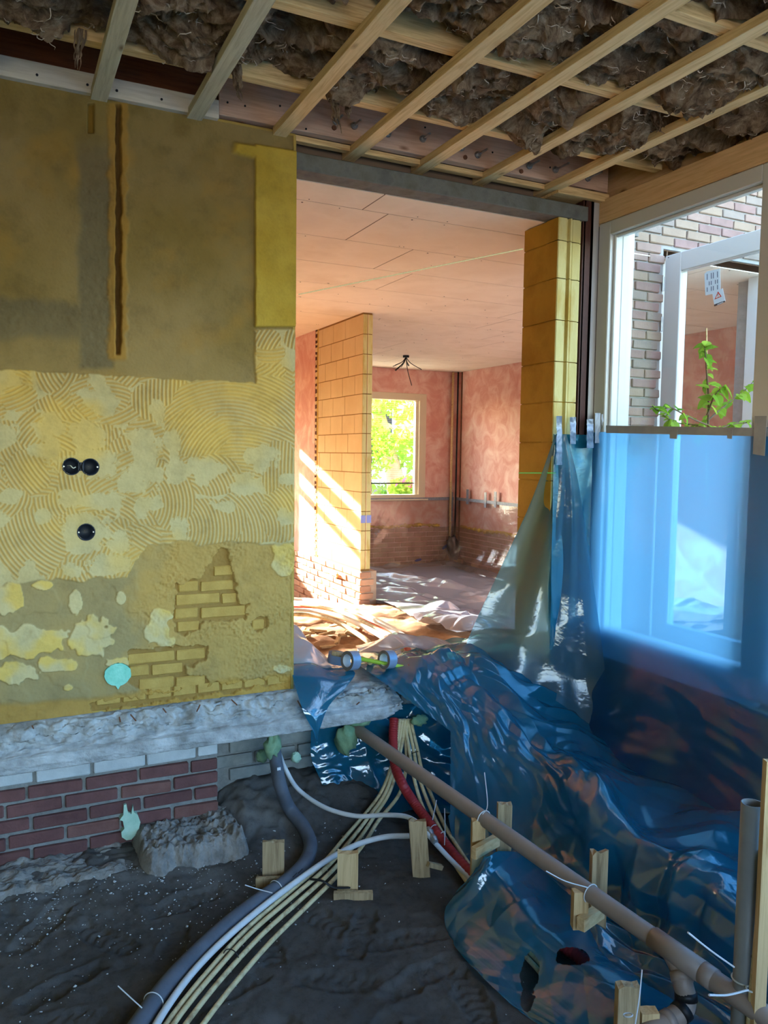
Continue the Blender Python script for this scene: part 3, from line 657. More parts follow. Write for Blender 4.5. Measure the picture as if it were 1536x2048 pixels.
# partition of sand-lime blocks, its plastered part and brick foot
PX0, PX1, PY0 = 2.92, 3.015, 6.47
mb = MB(); mb.box((PX0+.0022, PY0+.006, -1.06), (PX1-.004, 10.4, ZC))
pw = mb.build('wall_partition', pm('block_joint', [lin(150, 112, 62)], 5, .9, 0)); tag(pw, 'partition wall of sand coloured blocks standing in the big room', 'wall', kind='structure')
zb = ZC-.012; hB = .1755; r = 0; g = .0035
while zb > -1.0:
    za = max(zb-hB, -1.06); ya = PY0; first = True
    y1 = [.40, .17, .32, .17][r % 4]
    while ya < 7.56:
        yb = min(ya+(y1 if first else .29), 7.56)
        mb = MB()
        if first: mb.prism([(p[0], p[1]) for p in ([(PX0, yb-g)]+[(x, y) for x, y in groove(PX0, PX1, PY0, .006)]+[(PX1, yb-g)])], 2, za+g, zb-g)
        else: mb.box((PX0+rg.uniform(-.001, .001), ya+g, za+g), (PX1, yb-g, zb-g), .002)
        mb.build('block', M_block_y2 if first and False else M_block_p, pw)
        if first:
            mb = MB(); w_ = PX1-PX0
            for (s0, s1) in ((0.02, .42), (.50, .98)): mb.box((PX0+w_*s0, PY0-.0025, za+g), (PX0+w_*s1, PY0+.003, zb-g), .001)
            mb.build('edge_rib', M_block_y2, pw)
        ya = yb; first = False
    zb = za; r += 1
mb = MB(); mb.box((PX0-.004, 7.64, -1.10), (PX0+.01, 10.4, ZC)); mb.build('pink_coat', M_pink, pw)
mb = MB(); mb.box((PX0-.002, 7.555, -1.08), (PX0+.03, 7.60, ZC)); mb.build('bead_strip', M_foamy, pw)
M_hole = pm('dark_hole', [lin(70, 34, 18), lin(100, 52, 28)], 20, .9, .3, 60)
mb = MB(); mb.box((PX0-.003, 7.585, -1.08), (PX0+.03, 7.64, ZC)); mb.build('chase', M_hole, pw)
rg = np.random.RandomState(6); z = -1.05
mbp = MB()
while z < ZC-.03:
    h = rg.uniform(.02, .05); mbp.box((PX0-.008, 7.575+rg.uniform(0, .02), z), (PX0+.01, 7.628, z+h), .005, .004, rg); z += h+rg.uniform(.018, .04)
mbp.build('chase_plaster_lumps', M_block_p, pw)['kind'] = 'stuff'
mb = MB(); mb.box((PX0, PY0-.01, -1.75), (PX1+.06, 10.4, -1.06)); pb = mb.build('brick_foot', M_roomm, pw)
r = 0; z = -1.70
while z < -1.08:
    y = PY0-.03+(.1 if r % 2 else 0)-.1
    while y < 8.3:
        a = max(y, PY0-.03); b = y+.2
        if b-a > .04:
            L = b-a; k = ('foot', round(L, 2), r % 2)
            if k not in bm_cache:
                m_ = MB(); m_.box((0, -L/2, -.027), (.14 if L < .16 else .11, L/2, .027), .006, .004, rg); me = m_.mesh('brick'); me.materials.append(M_roomb[r % 2]); bm_cache[k] = me
            link('brick', bm_cache[k], pb, (PX0-.012-rg.uniform(0, .012), (a+b)/2, z+.03))
        y += .21
    z += .064; r += 1
mb = MB(); mb.box((PX0-.004, PY0-.0055, -.62), (PX1+.004, PY0-.002, -.55), .001); mb.build('blue_tape', pm('lilac_tape', [lin(140, 150, 214)], 5, .6, 0), pw)

# room floor: sand rising to the threshold
xs = np.arange(1.2, FX, .03); ys = np.arange(3.55, FY, .03)
GX, GY = np.meshgrid(xs, ys, indexing='ij')
def rfloor(X, Y):
    z = -1.66+.42*(1-sstep(5.0, 9.0, Y))-.20*sstep(3.0, 4.2, X)*(1-sstep(7, 9.5, Y))
    z = z+.12*(1-sstep(3.5, 4.1, Y))
    return z
GZ = rfloor(GX, GY)+.018*fbm(GX*4, GY*4, 3, 4)+.02*fbm(GX*13, GY*13, 4, 3)
t = np.clip(.5+fbm(GX*5, GY*5, 8, 4), 0, 1)[..., None]; c2 = np.array(lin(150, 112, 84))*(1-t)+np.array(lin(186, 146, 112))*t
rf = gridmesh('floor', np.stack([GX, GY, GZ], -1), M_sand, col=c2); tag(rf, 'brown sand floor of the big room sloping away from the threshold', 'sand', kind='structure')
mb = MB(); mb.box((-2.6, 3.6, -1.8), (FX, FY, -1.72)); mb.box((-2.4, 3.62, -1.72), (1.21, FY, -1.42)); struct('floor', mb, M_dirt, 'packed earth under the big room', 'ground')

# ------------------------------------------------------------------ outside facade of the house, right of the extension
mb = MB(); OX0, OX1, OZ = 3.79, 4.75, 1.315
for (a, b, c, d) in [(3.0, OX0, -1.9, OZ), (OX1, 7.5, -1.9, OZ), (3.0, 7.5, OZ, 2.3)]: mb.box((a, 3.812, c), (b, 4.05, d))
fac = mb.build('wall_outside', M_outm); tag(fac, 'weathered brown brick facade outside the window', 'wall', kind='structure')
rg = np.random.RandomState(21); r = 0; z = .02; pt = .0597
while z < 1.98:
    x = 3.04-(.104 if r % 2 else 0)
    while x < 5.1:
        a, b = x, x+.198
        if z+pt*.6 < OZ:
            if a < OX0 < b: b = OX0
            elif OX0 <= a < OX1-.02: x += .208; continue
        if b-a > .03:
            q = rg.randint(4); k = ('fac%d' % q, round(b-a, 2), rg.randint(3))
            if k not in bm_cache:
                m_ = MB(); m_.box((-(b-a)/2, 0, -.025), ((b-a)/2, .05, .025), .004, .002, rg); me = m_.mesh('brick'); me.materials.append(M_out[q]); bm_cache[k] = me
            o = link('brick', bm_cache[k], fac, ((a+b)/2, 3.8-rg.uniform(0, .004), z+pt/2)); o.rotation_euler = (0, rg.uniform(-.006, .006), 0)
        x += .208
    z += pt; r += 1
mb = MB(); mb.box((-2.6, 3.83, 1.72), (7.5, 4.0, 3.2)); mb.box((-2.6, FY, 1.3), (7.5, FY+.3, 3.2)); mb.box((-2.6, 3.8, 3.1), (7.5, FY+.3, 3.3)); mb.box((-2.6, 3.9, 1.45), (7.5, FY, 1.5))  # unseen block on the house, height set for the shadow it casts
mb.box((-2.75, 3.83, 1.3), (-2.6, FY+.3, 3.2)); mb.box((7.4, 3.83, -1.9), (7.55, FY+.3, 3.2)); struct('wall_upper_storey', mb, M_houseup, 'unseen upper storey of the house, built to shade the extension from the sun', 'wall')
hk = MB().tube(spline([onY(1250, 648, 3.80), onY(1256, 647, 3.77), onY(1262, 646, 3.75), onY(1260, 641, 3.74)], 4), .0025, 6).build('wall_hook', M_rust); tag(hk, 'small rusty hook in the outside brickwork', 'hook')
# ------------------------------------------------------------------ roof of the extension
mb = MB(); mb.box((-2.4, -2.2, 1.64), (3.1, 3.66, 1.72)); dk = struct('ceiling_deck', mb, M_deck, 'roof boards above the insulation', 'roof')
mb = MB(); mb.box((-2.5, -2.2, -1.9), (-2.4, 3.5, 1.72)); struct('wall_extension_left', mb, M_yelplain, 'side wall of the extension left of the camera', 'wall')
mb = MB(); mb.box((-2.4, -2.3, .75), (3.1, -2.2, 1.72)); mb.box((-2.4, -2.3, -1.9), (-1.9, -2.2, .75)); mb.box((-1.9, -2.3, -1.9), (3.1, -2.2, -.5)); struct('wall_back', mb, M_yelplain, 'unseen garden side wall behind the camera, its wide opening shaped for the light', 'wall')  # unseen wall added behind the camera, opening sized to steer the daylight
for i, (yc, w, nm) in enumerate([(3.03, .05, 'nearest the yellow wall'), (2.50, .05, 'second from the yellow wall'), (1.975, .05, 'third from the yellow wall'), (1.45, .05, 'nearest the camera')]):
    mb = MB(); mb.box((-2.4, yc-w/2, 1.412), (2.96, yc+w/2, 1.64), .002)
    tag(mb.build('ceiling_joist', M_wood_x), 'sawn wooden ceiling joist along the ceiling, %s' % nm, 'joist', 'ceiling joists')
bx = [(-.02, 3.395, 'g'), (.38, 3.40, 'g'), (.755, 3.405, 'g'), (1.125, 3.40, 'n'), (1.505, 3.585, 'n'), (1.87, 3.61, 'n'), (2.225, 3.595, 'n'), (2.605, 3.595, 'n')]
for i, (xc, ye, k) in enumerate(bx):
    mb = MB(); n_ = 7; ww = .031 if i else .03
    mb.box((xc-ww, -1.8, 1.375), (xc+ww, ye, 1.409), .0015)
    tag(mb.build('ceiling_batten', M_wood_yg if k == 'g' else M_wood_y), '%s pale wooden batten under the joists, counted from the left' % ORD[i], 'batten', 'ceiling battens')
# timbers along the wall
mb = MB(); mb.box((-.4, YW-.03, 1.387), (.852, YW+.01, 1.462), .002); o = mb.build('wall_batten', M_wood_xw); tag(o, 'whitish wooden batten along the top of the yellow wall', 'batten')
for x in (.075, .255, .36, .52):
    mbn = MB(); p = onY(74+(x-.075)*560, 150+(x-.075)*110, YW-.031); mbn.tube([p, p-np.array([0, .003, 0])], .005, 8); mbn.build('nail_head', M_dark, o)
mb = MB(); mb.box((-.4, YW+.0, 1.463), (.846, YW+.07, 1.60), .002); tag(mb.build('wall_beam', M_redbeam), 'red brown beam above the whitish wall batten', 'beam')
mb = MB(); mb.box((-2.4, YW+.01, 1.60), (2.96, 3.66, 1.66)); struct('trim_wall_top', mb, M_deck, 'dark boards closing the roof against the house', 'boards')
mb = MB(); mb.box((.856, YW-.012, 1.412), (2.955, YW+.032, 1.57), .002); plate = mb.build('wall_plate', M_wood_xp); tag(plate, 'broad wall plate studded with bolts above the opening', 'wall plate')
for (x, y, L, kind) in [(668, 256, .0, 'h'), (672, 243, .05, 'b'), (708, 252, .05, 'b'), (775, 268, .06, 'b'), (845, 278, .05, 'b'), (930, 315, 0, 'h'), (922, 296, .05, 'b'), (955, 310, .06, 'b'), (1042, 343, 0, 'h'), (1058, 332, .06, 'b'), (1110, 340, .08, 'b'), (1175, 357, .08, 'b'), (612, 258, 0, 'n'), (560, 212, 0, 'n'), (455, 205, 0, 'n'), (490, 212, 0, 'n'), (722, 275, 0, 'n'), (985, 305, 0, 'n'), (1100, 335, 0, 'n'), (1280, 375, 0, 'n'), (850, 255, 0, 'n')]:
    p = onY(x, y, YW-.013); mb = MB()
    if kind == 'n': mb.tube([p, p-np.array([0, .002, 0])], .0045, 8); mb.build('nail_head', M_dark, plate); continue
    if kind == 'h': mb.tube([p, p-np.array([0, .006, 0])], .011, 8); mb.build('bolt_hole', M_rust, plate); continue
    mb.tube([p, p-np.array([0, .008, 0])], .017, 12); q = p-np.array([0, .008, 0]); mb.tube([q, q-np.array([0, .014, 0])], .011, 6)
    mb.tube([q, q-np.array([0, L*1.3, 0])], .0055, 8); mb.build('bolt', M_galv, plate)
mb = MB(); mb.box((1.205, YW+.036, 1.386), (2.62, YW+.075, 1.412), .002); tag(mb.build('packing_batten', M_wood_x), 'thin batten lying behind the wall plate above the lintel', 'batten')
mb = MB(); mb.box((2.62, YW-.02, 1.36), (2.96, 3.6, 1.402), .002); tag(mb.build('soffit_board', M_wood_x), 'short pale board closing the ceiling corner by the window', 'board')

# ------------------------------------------------------------------ mineral wool between the joists
def wool_mat():
    m, nt, o = nmat('mineral_wool'); p = node(nt, 'ShaderNodeBsdfPrincipled'); v = coords(nt)
    f = noise_tex(nt, v, 9, 8, .75, 2.0)
    nt.links.new(ramp(nt, f, [(.3, lin(84, 64, 52)), (.44, lin(150, 122, 98)), (.56, lin(196, 168, 138)), (.72, lin(234, 212, 186))]), p.inputs['Base Color'])
    p.inputs['Roughness'].default_value = 1; p.inputs['Specular IOR Level'].default_value = .05
    f2 = noise_tex(nt, coords(nt, (1, 2.2, 1)), 38, 8, .8, 3.0); nt.links.new(bumpn(nt, f2, 1.0, .02), p.inputs['Normal'])
    nt.links.new(p.outputs[0], o.inputs[0]); return m
M_wool = wool_mat()
M_fibre = pm('wool_fibre', [lin(180, 162, 142), lin(222, 206, 188)], 30, 1, 0, spec=.05)
rg = np.random.RandomState(17)
bays = [(2.525, 3.005, 'between the two joists next to the yellow wall'), (2.0, 2.475, 'in the second bay from the yellow wall'), (1.475, 1.95, 'in the bay nearest the camera'), (.9, 1.42, 'in the bay above the camera')]
for bi, (y0, y1, nm) in enumerate(bays):
    n, m = 520, 84
    xs = np.linspace(-.6, 3.02, n)[:, None]; v = np.linspace(0, 1, m)[None, :]; ys = y0-.01+(y1-y0+.02)*v
    wx = xs+.05*fbm(xs*5, ys*5+bi*9, 31, 3); wy = ys+.05*fbm(xs*5+7, ys*5+bi*9, 33, 3)
    z = 1.455-.10*fbm(wx*3.2, wy*3.2+bi*7, 41+bi, 3)-.065*ridged(wx*5.5, wy*7+bi*5, 51+bi, 4)-.016*ridged(wx*24, wy*28, 61+bi, 3)
    z = np.minimum(z, 1.60)
    # hangs a little lower between the battens, lifted where a batten carries it
    for (xc, ye, k) in bx: z = np.where(np.abs(xs-xc) < .05, np.maximum(z, 1.415+.0*z), z)
    z = z-.02*np.exp(-((v-.9)/.12)**2)*vn(xs*3, xs*0+bi, 71)
    edge = sstep(0, .08, v)*(1-sstep(.92, 1, v)); z = 1.50+(z-1.50)*(.35+.65*edge)
    X_ = xs+.035*fbm(xs*14, ys*14, 81+bi, 3)+0*ys; Y_ = ys+.03*fbm(xs*14+4, ys*14, 91+bi, 3)
    P = np.stack(np.broadcast_arrays(X_, Y_, z), -1)
    o = gridmesh('mineral_wool', P, M_wool); tag(o, 'torn brown mineral wool batt %s' % nm, 'insulation', kind='stuff')
    # loose fibres
    mb = MB()
    for k in range(620 if bi < 2 else 420):
        i = rg.randint(10, n-10); j = rg.randint(6, m-6); p = P[i, j].copy(); a = rg.uniform(0, 6.28); L = rg.uniform(.015, .05)
        d = np.array([math.cos(a), math.sin(a)*.8, rg.uniform(-.5, .1)])*L; s = np.array([-math.sin(a), math.cos(a), 0])*L*rg.uniform(-.6, .6)
        mb.tube([p+[0, 0, .004], p+d*.35+s*.6-[0, 0, .004], p+d*.75+s*.8, p+d], [.0018, .0016, .0012, .0005], 3, False)
    mb.build('wool_fibres', M_fibre, o)['kind'] = 'stuff'
# rags of wool hanging down
def rag(px, py, qx, qy, y, w, label, seed):
    a = onY(px, py, y); b = onY(qx, qy, y); r_ = np.random.RandomState(seed); mb = MB()
    for k in range(9):
        off = r_.normal(0, w, 3); off[2] = 0; n_ = 7; pts = []
        for t in np.linspace(0, r_.uniform(.6, 1), n_): pts.append(a*(1-t)+b*t+off*(1-.5*t)+r_.normal(0, w*.35, 3)*[1, 1, .3])
        mb.tube(spline(pts, 3), [w*.55*(1-.75*t) for t in np.linspace(0, 1, (n_-1)*3+1)], 6)
    tag(mb.build('wool_rag', M_wool, None, True), label, 'insulation', 'hanging wool rags')
rag(158, 60, 152, 140, 3.0, .008, 'thin rag of wool hanging above the cable chase', 1)
rag(470, 130, 480, 205, 3.0, .014, 'matted tuft of wool hanging between the third and fourth battens', 2)
rag(665, 190, 678, 268, 3.0, .010, 'long strip of wool dangling in front of the bolts', 3)
rag(690, 180, 698, 238, 3.0, .008, 'short strip of wool dangling beside the long one', 4)
rag(1125, 285, 1130, 312, 2.9, .014, 'dark lump of wool hanging below the seventh batten', 5)
rag(1315, 225, 1325, 270, 2.6, .014, 'tuft of wool caught on the last batten', 6)

# ------------------------------------------------------------------ window wall on the right
H0 = ZC+.002
mb = MB(); mb.box((XR-.02, -2.2, H0), (XR+.12, 3.46, 1.374), .003); tag(mb.build('header_beam', M_wood_hd), 'planed wooden header beam above the window frame', 'beam')
mb = MB(); mb.box((XR+.07, -2.2, 1.374), (XR+.12, 3.66, 1.64)); struct('trim_roof_edge', mb, M_wood_hd, 'boards above the header beam', 'boards')  # lighter wood colour stands in for daylight leaking in at the corner
mb = MB(); mb.box((XR-.01, -2.2, -1.9), (XR+.10, 3.46, -1.06)); mb.box((XR+.02, 3.46, -1.9), (XR+.12, 3.82, 1.3)); struct('wall_right', mb, M_conc_d, 'dark low wall under the window', 'wall')
y0, y1, y2 = 3.424, 2.40, 2.26
win = thing('window_1', 'tall white framed window with blue film taped over its lower part', 'window', (XR, 2.9, -.95)); win['kind'] = 'structure'
def frame_bar(name, lo, hi, par=win, mat=M_frame, b=.004): m_ = MB(); m_.box(lo, hi, b); return m_.build(name, mat, par)
jl = frame_bar('jamb', (XR-.015, y0-.088, -1.05), (XR+.075, y0, H0-.002)); jr = frame_bar('jamb', (XR-.015, y2, -1.05), (XR+.075, y1+.005, H0-.002))
frame_bar('top_rail', (XR-.015, y1+.005, 1.178), (XR+.075, y0-.088, H0-.002)); frame_bar('bottom_rail', (XR-.015, y1+.005, -1.05), (XR+.075, y0-.088, -.925))
frame_bar('glazing_bead', (XR+.012, y0-.104, -.925), (XR+.028, y0-.088, 1.178), jl); frame_bar('glazing_bead', (XR+.012, y1+.005, -.925), (XR+.028, y1+.02, 1.178), jr); frame_bar('glazing_bead', (XR+.012, y1+.02, 1.163), (XR+.028, y0-.104, 1.178))
frame_bar('outer_reveal', (XR+.075, y0-.088, -1.05), (XR+.16, y0-.06, 1.21)); frame_bar('outer_reveal', (XR+.075, y1+.005, 1.19), (XR+.12, y0-.088, 1.21))
frame_bar('pane', (XR+.030, y1+.008, -.92), (XR+.036, y0-.09, 1.176), mat=M_glass, b=0)
frame_bar('sill', (XR-.035, y1-.1, -1.075), (XR+.08, y0, -1.05))
# further windows of the same wall, beside the camera
w2_ = thing('window_2', 'second tall window of the extension beside the camera', 'window', (XR, 1.2, -.95)); w2_['kind'] = 'structure'
for a, b in ((2.26, 2.20), (.75, .65), (-.85, -.95), (-2.1, -2.2)): frame_bar('jamb', (XR-.015, min(a, b), -1.05), (XR+.075, max(a, b), H0-.002), w2_)
frame_bar('top_rail', (XR-.01, -2.1, 1.178), (XR+.07, 2.2, H0-.002), w2_); frame_bar('bottom_rail', (XR-.01, -2.1, -1.05), (XR+.07, 2.2, -.925), w2_)
for a, b in ((.75, 2.2), (-.85, .65), (-2.1, -.95)): frame_bar('pane', (XR+.03, a+.002, -.923), (XR+.036, b-.002, 1.176), w2_, M_glass, 0)
# posts between pillar and window
mb = MB(); mb.box((2.822, YW+.012, -1.7), (2.832, YW+.13, 1.36)); mb.box((2.815, YW+.012, -1.7), (2.885, YW+.022, 1.36)); mb.box((2.868, YW+.012, -1.7), (2.885, YW+.13, 1.36)); tag(mb.build('steel_post', M_steel), 'dark red brown steel post beside the block pillar', 'post')
M_lil = pm('white_plastic_strip', [lin(206, 206, 212)], 5, .35, 0, spec=.5)
mb = MB(); n_ = 10; poly = [(2.886+.045*(1-math.cos(math.pi*k/n_))/2*1.1, YW+.03-.014*math.sin(math.pi*k/n_)) for k in range(n_+1)]+[(2.936, YW+.06), (2.886, YW+.06)]
mb.prism(poly, 2, -1.05, 1.374); tag(mb.build('cover_strip', M_lil, None, True), 'whitish vertical cover strip left of the window frame', 'cover strip')

# door leaf standing open outside
dl = thing('door_1', 'white glazed door leaf standing open outside the window', 'door', (3.81, 3.4, -1.3)); dl['kind'] = 'structure'
M_frame2 = pm('white_door', [lin(214, 216, 216)], 5, .4, 0, spec=.5)
X0, X1 = 3.79, 3.85
hs = frame_bar('stile', (X0, 3.665, -1.3), (X1, 3.795, 1.265), dl, M_frame2); frame_bar('stile', (X0, 2.80, -1.3), (X1, 2.92, 1.265), dl, M_frame2)
frame_bar('rail', (X0, 2.92, 1.15), (X1, 3.665, 1.265), dl, M_frame2); frame_bar('rail', (X0, 2.92, -1.3), (X1, 3.665, -1.05), dl, M_frame2)
frame_bar('pane', (X0+.02, 2.922, -1.048), (X0+.03, 3.663, 1.148), dl, M_glass, 0)
for z in (1.05, .8, .1): mb = MB(); mb.tube([(X0-.005, 3.802, z), (X0-.005, 3.802, z+.09)], .009, 8); mb.build('hinge', M_galv, hs)
fr = thing('door_2', 'white frame of the facade door opening', 'door frame', (4.2, 3.85, -1.3)); fr['kind'] = 'structure'
frame_bar('jamb', (OX0-.0, 3.83, -1.3), (OX0+.05, 3.93, OZ-.001), fr, M_frame2); frame_bar('jamb', (OX1-.05, 3.83, -1.3), (OX1, 3.93, OZ-.001), fr, M_frame2); frame_bar('head', (OX0+.05, 3.83, OZ-.06), (OX1-.05, 3.93, OZ-.001), fr, M_frame2)
# stickers on the glass of the leaf
M_lab = pm('label_paper', [lin(206, 222, 232)], 5, .6, 0); M_ink = pm('label_ink', [lin(70, 96, 124)], 5, .7, 0); M_redp = pm('warning_red', [lin(206, 60, 50)], 5, .6, 0); M_blk = pm('label_black', [lin(26, 32, 40)], 5, .6, 0)
def onleaf(x, y): return onX(x, y, X0+.0185)
def quad(mb, pts, t=.0012):
    pts = [np.array(p) for p in pts]; n = len(pts); mb.add([p for p in pts]+[p-np.array([t, 0, 0]) for p in pts], [tuple(range(n)), tuple(range(n, 2*n))[::-1]]+[(i, n+i, n+(i+1) % n, (i+1) % n) for i in range(n)])
def lab(pp, dx, name, mat, par):
    mb = MB(); quad(mb, [onleaf(x, y)-np.array([dx, 0, 0]) for x, y in pp]); return mb.build(name, mat, par)
s1 = lab([(1409, 548), (1414, 543), (1440, 537), (1441, 580), (1424, 588), (1411, 591)], 0, 'info_label', M_lab, None); tag(s1, 'pale blue printed label on the open door glass', 'label')
for k in range(6):
    x = 1414+4.1*k; q = .24*k
    for (a, b) in ((548, 560), (564, 572), (575, 584)):
        if (k*7+a) % 3:
            mb = MB(); quad(mb, [onleaf(x, a-k)-np.array([.0013, 0, 0]), onleaf(x+1.5, a-k-.3)-np.array([.0013, 0, 0]), onleaf(x+1.5, b-k-.3)-np.array([.0013, 0, 0]), onleaf(x, b-k)-np.array([.0013, 0, 0])], .0003); mb.build('print_line', M_ink, s1)
s2 = lab([(1425, 585), (1446, 577), (1451, 602), (1429, 609)], .0016, 'warning_label', M_lab, None); tag(s2, 'small warning label with red triangle on the open door glass', 'label')
lab([(1430, 599), (1437, 583), (1444, 593)], .003, 'red_triangle', M_redp, s2); lab([(1433, 596.5), (1437.3, 587), (1441.5, 592.6)], .0045, 'triangle_field', pm('label_white', [lin(240, 236, 236)], 5, .6, 0), s2)
lab([(1437, 588.5), (1438, 588.2), (1438, 592.4), (1437, 592.8)], .0058, 'exclamation_mark', M_blk, s2); lab([(1437, 593.4), (1438, 593.2), (1438, 594.2), (1437, 594.6)], .0058, 'exclamation_mark', M_blk, s2)
lab([(1429, 609.3), (1450.6, 601.3), (1450.8, 604.3), (1429.6, 613)], .003, 'black_strip', M_blk, s2)
lab([(1436, 608.6), (1448, 603.9), (1448, 605), (1436, 610)], .0045, 'white_print', M_lab, s2)

# young tree outside the window
pl = thing('young_tree', 'young green leaved tree outside the window', 'plant', (3.36, 3.0, -1.45))
M_bark = pm('bark', [lin(84, 70, 56), lin(110, 92, 74)], 30, .9, .4, 80); M_leafs = []
for k, c in enumerate(((120, 168, 60), (146, 190, 82), (98, 148, 54))):
    m_, nt, o_ = nmat('leaf_%d' % k); a = node(nt, 'ShaderNodeBsdfDiffuse'); b_ = node(nt, 'ShaderNodeBsdfTranslucent'); g_ = node(nt, 'ShaderNodeMixShader'); g_.inputs[0].default_value = .45
    a.inputs[0].default_value = lin(*c)+(1,); b_.inputs[0].default_value = lin(min(255, c[0]+40), min(255, c[1]+30), c[2])+(1,)
    nt.links.new(a.outputs[0], g_.inputs[1]); nt.links.new(b_.outputs[0], g_.inputs[2]); nt.links.new(g_.outputs[0], o_.inputs[0]); M_leafs.append(m_)
def leafmesh(mat, key, L=.055, W=.027):
    n_ = 6; vs = []; fs = []
    for i in range(n_+1):
        t = i/n_; w_ = W*math.sin(math.pi*min(1, t*.94+.03))**.8*(1-.25*t); zz = -.012*t*t*3*L/.055
        vs += [(-w_, t*L, zz+.006), (0, t*L, zz), (w_, t*L, zz+.006)]
    for i in range(n_):
        a = i*3; fs += [(a, a+1, a+4, a+3), (a+1, a+2, a+5, a+4)]
    m_ = MB().add(vs, fs); me = m_.mesh('leaf'); me.materials.append(mat); return me
LM = [leafmesh(M_leafs[k], k) for k in range(3)]
YP = 2.95
def P_(x, y, dy=0): return onY(x, y, YP+dy)
stems = [[(1413, 1010, .05), (1414, 900, .02), (1416, 860, 0), (1417, 800, 0), (1413, 740, .01), (1410, 700, 0), (1408, 690, 0)], [(1415, 850, 0), (1395, 842, -.03), (1370, 830, -.06), (1340, 815, -.08), (1318, 822, -.1), (1305, 812, -.1)], [(1416, 840, 0), (1440, 820, .03), (1465, 800, .08), (1490, 780, .12), (1505, 765, .14)], [(1417, 860, 0), (1390, 850, .06), (1350, 845, .1), (1325, 830, .12)], [(1415, 880, 0), (1380, 866, -.02), (1340, 862, -.04)], [(1414, 830, 0), (1430, 790, -.05), (1450, 770, -.06)], [(1416, 870, 0), (1460, 850, .0), (1500, 845, .02)]]
rg = np.random.RandomState(14)
for si, st_ in enumerate(stems):
    pts = spline([P_(*p) for p in st_], 6); stm = MB().tube(pts, list(np.linspace(.008 if si == 0 else .005, .0018, len(pts))), 7).build('stem', M_bark, pl, True)
    nl = 26 if si == 0 else 13
    for k in range(nl):
        t = .35+.65*k/(nl-1) if si == 0 else .25+.75*k/(nl-1); p = pts[int(t*(len(pts)-1))]
        if p[2] < -.35: continue
        o = link('leaf', LM[rg.randint(3)], stm, p); s_ = rg.uniform(.65, 1.25)*(1.0 if k < nl-1 else .8); o.scale = (s_,)*3
        o.rotation_euler = (rg.uniform(-.7, .9), rg.uniform(-.6, .6), rg.uniform(0, 6.28))
MB().tube([P_(1412, 1000, .02), P_(1414, 820, .02), P_(1413, 656, .02)], .004, 6).build('cane', M_wood_y, pl)

# ------------------------------------------------------------------ far window, blind and garden beyond
wfar = thing('window_3', 'cream framed window in the far pink wall', 'window', (4.86, FY, -.65)); wfar['kind'] = 'structure'
M_cream = pm('cream_frame', [lin(226, 212, 184)], 5, .5, 0)
def bar3(lo, hi, nm='frame_bar', mat=M_cream, par=wfar): m_ = MB(); m_.box(lo, hi, .004); return m_.build(nm, mat, par)
for (a, b, c, d) in ((3.99, 4.09, -.66, .90), (5.62, 5.735, -.66, .90), (4.09, 5.62, .80, .90), (4.09, 5.62, -.66, -.59)): bar3((a, FY-.02, c), (b, FY+.10, d))
bar3((5.575, FY+.02, -.59), (5.62, FY+.08, .80)); bar3((3.95, FY-.06, -.675), (5.77, FY+.02, -.655), 'sill')
bar3((4.09, FY+.05, -.59), (5.575, FY+.056, .80), 'pane', M_glass)
bl = thing('venetian_blind', 'thin slatted venetian blind in the far window', 'blind', (4.83, FY+.02, -.4))
M_slat = pm('blind_slat', [lin(226, 220, 206)], 5, .5, 0); m_ = MB(); m_.box((-.74, -.006, -.0009), (.74, .006, .0009)); sm_ = m_.mesh('slat'); sm_.materials.append(M_slat)
zz = .785
while zz > -.40: o = link('slat', sm_, bl, (4.83, FY+.03, zz)); zz -= .028
m_ = MB(); m_.box((4.09, FY+.018, -.432), (5.57, FY+.042, -.415), .002); m_.build('bottom_rail', M_dark, bl)
wl2 = thing('window_4', 'hidden window of the big room letting in the sun', 'window', (.85, FY, -.65)); wl2['kind'] = 'structure'
for (a, b, c, d) in ((-.6, -.52, -.65, .89), (2.22, 2.3, -.65, .89), (-.52, 2.22, .83, .89), (-.52, 2.22, -.65, -.58), (.8, .88, -.58, .83), (-.52, 2.22, .56, .70), (-.52, 2.22, .33, .40)): bar3((a, FY-.02, c), (b, FY+.08, d), par=wl2)
# garden
tr = thing('garden_tree', 'leaning garden tree seen through the far window', 'tree', (5.9, 14.0, -1.25))
GYD = 14.0
tp = [onY(795, 1080, GYD), onY(790, 960, GYD), onY(775, 900, GYD), onY(765, 860, GYD), onY(752, 810, GYD), onY(735, 760, GYD), onY(720, 690, GYD)]
pts = spline(tp, 6); M_trunk = pm('pale_trunk', [lin(170, 146, 120), lin(200, 176, 150)], 10, .9, .5, 40)
MB().tube(pts, list(np.linspace(.19, .09, len(pts))), 12).build('trunk', M_trunk, tr, True)
def foliage(centres, n, seed, L=.10):
    r_ = np.random.RandomState(seed); mb = MB()
    for k in range(n):
        c, rad = centres[r_.randint(len(centres))]; d = r_.normal(0, 1, 3); d /= np.linalg.norm(d); p = np.array(c)+d*np.array(rad)*r_.uniform(.5, 1)
        a = r_.normal(0, 1, 3); a /= np.linalg.norm(a); b = np.cross(a, r_.normal(0, 1, 3)); b /= np.linalg.norm(b); s = L*r_.uniform(.6, 1.2)
        mb.add([p-a*s, p+b*s*.4, p+a*s, p-b*s*.4], [(0, 1, 2, 3)])
    return mb
fo = foliage([(onY(800, 840, GYD), (.8, .8, .7)), (onY(830, 800, GYD), (.7, .7, .6)), (onY(750, 800, GYD), (.5, .6, .5)), (onY(820, 900, GYD), (.5, .6, .45)), (onY(790, 700, GYD), (1.4, 1.2, .9)), (onY(700, 650, GYD), (1.4, 1.2, .9))], 1700, 3)
fo.build('foliage', M_leafs[1], tr)['kind'] = 'stuff'
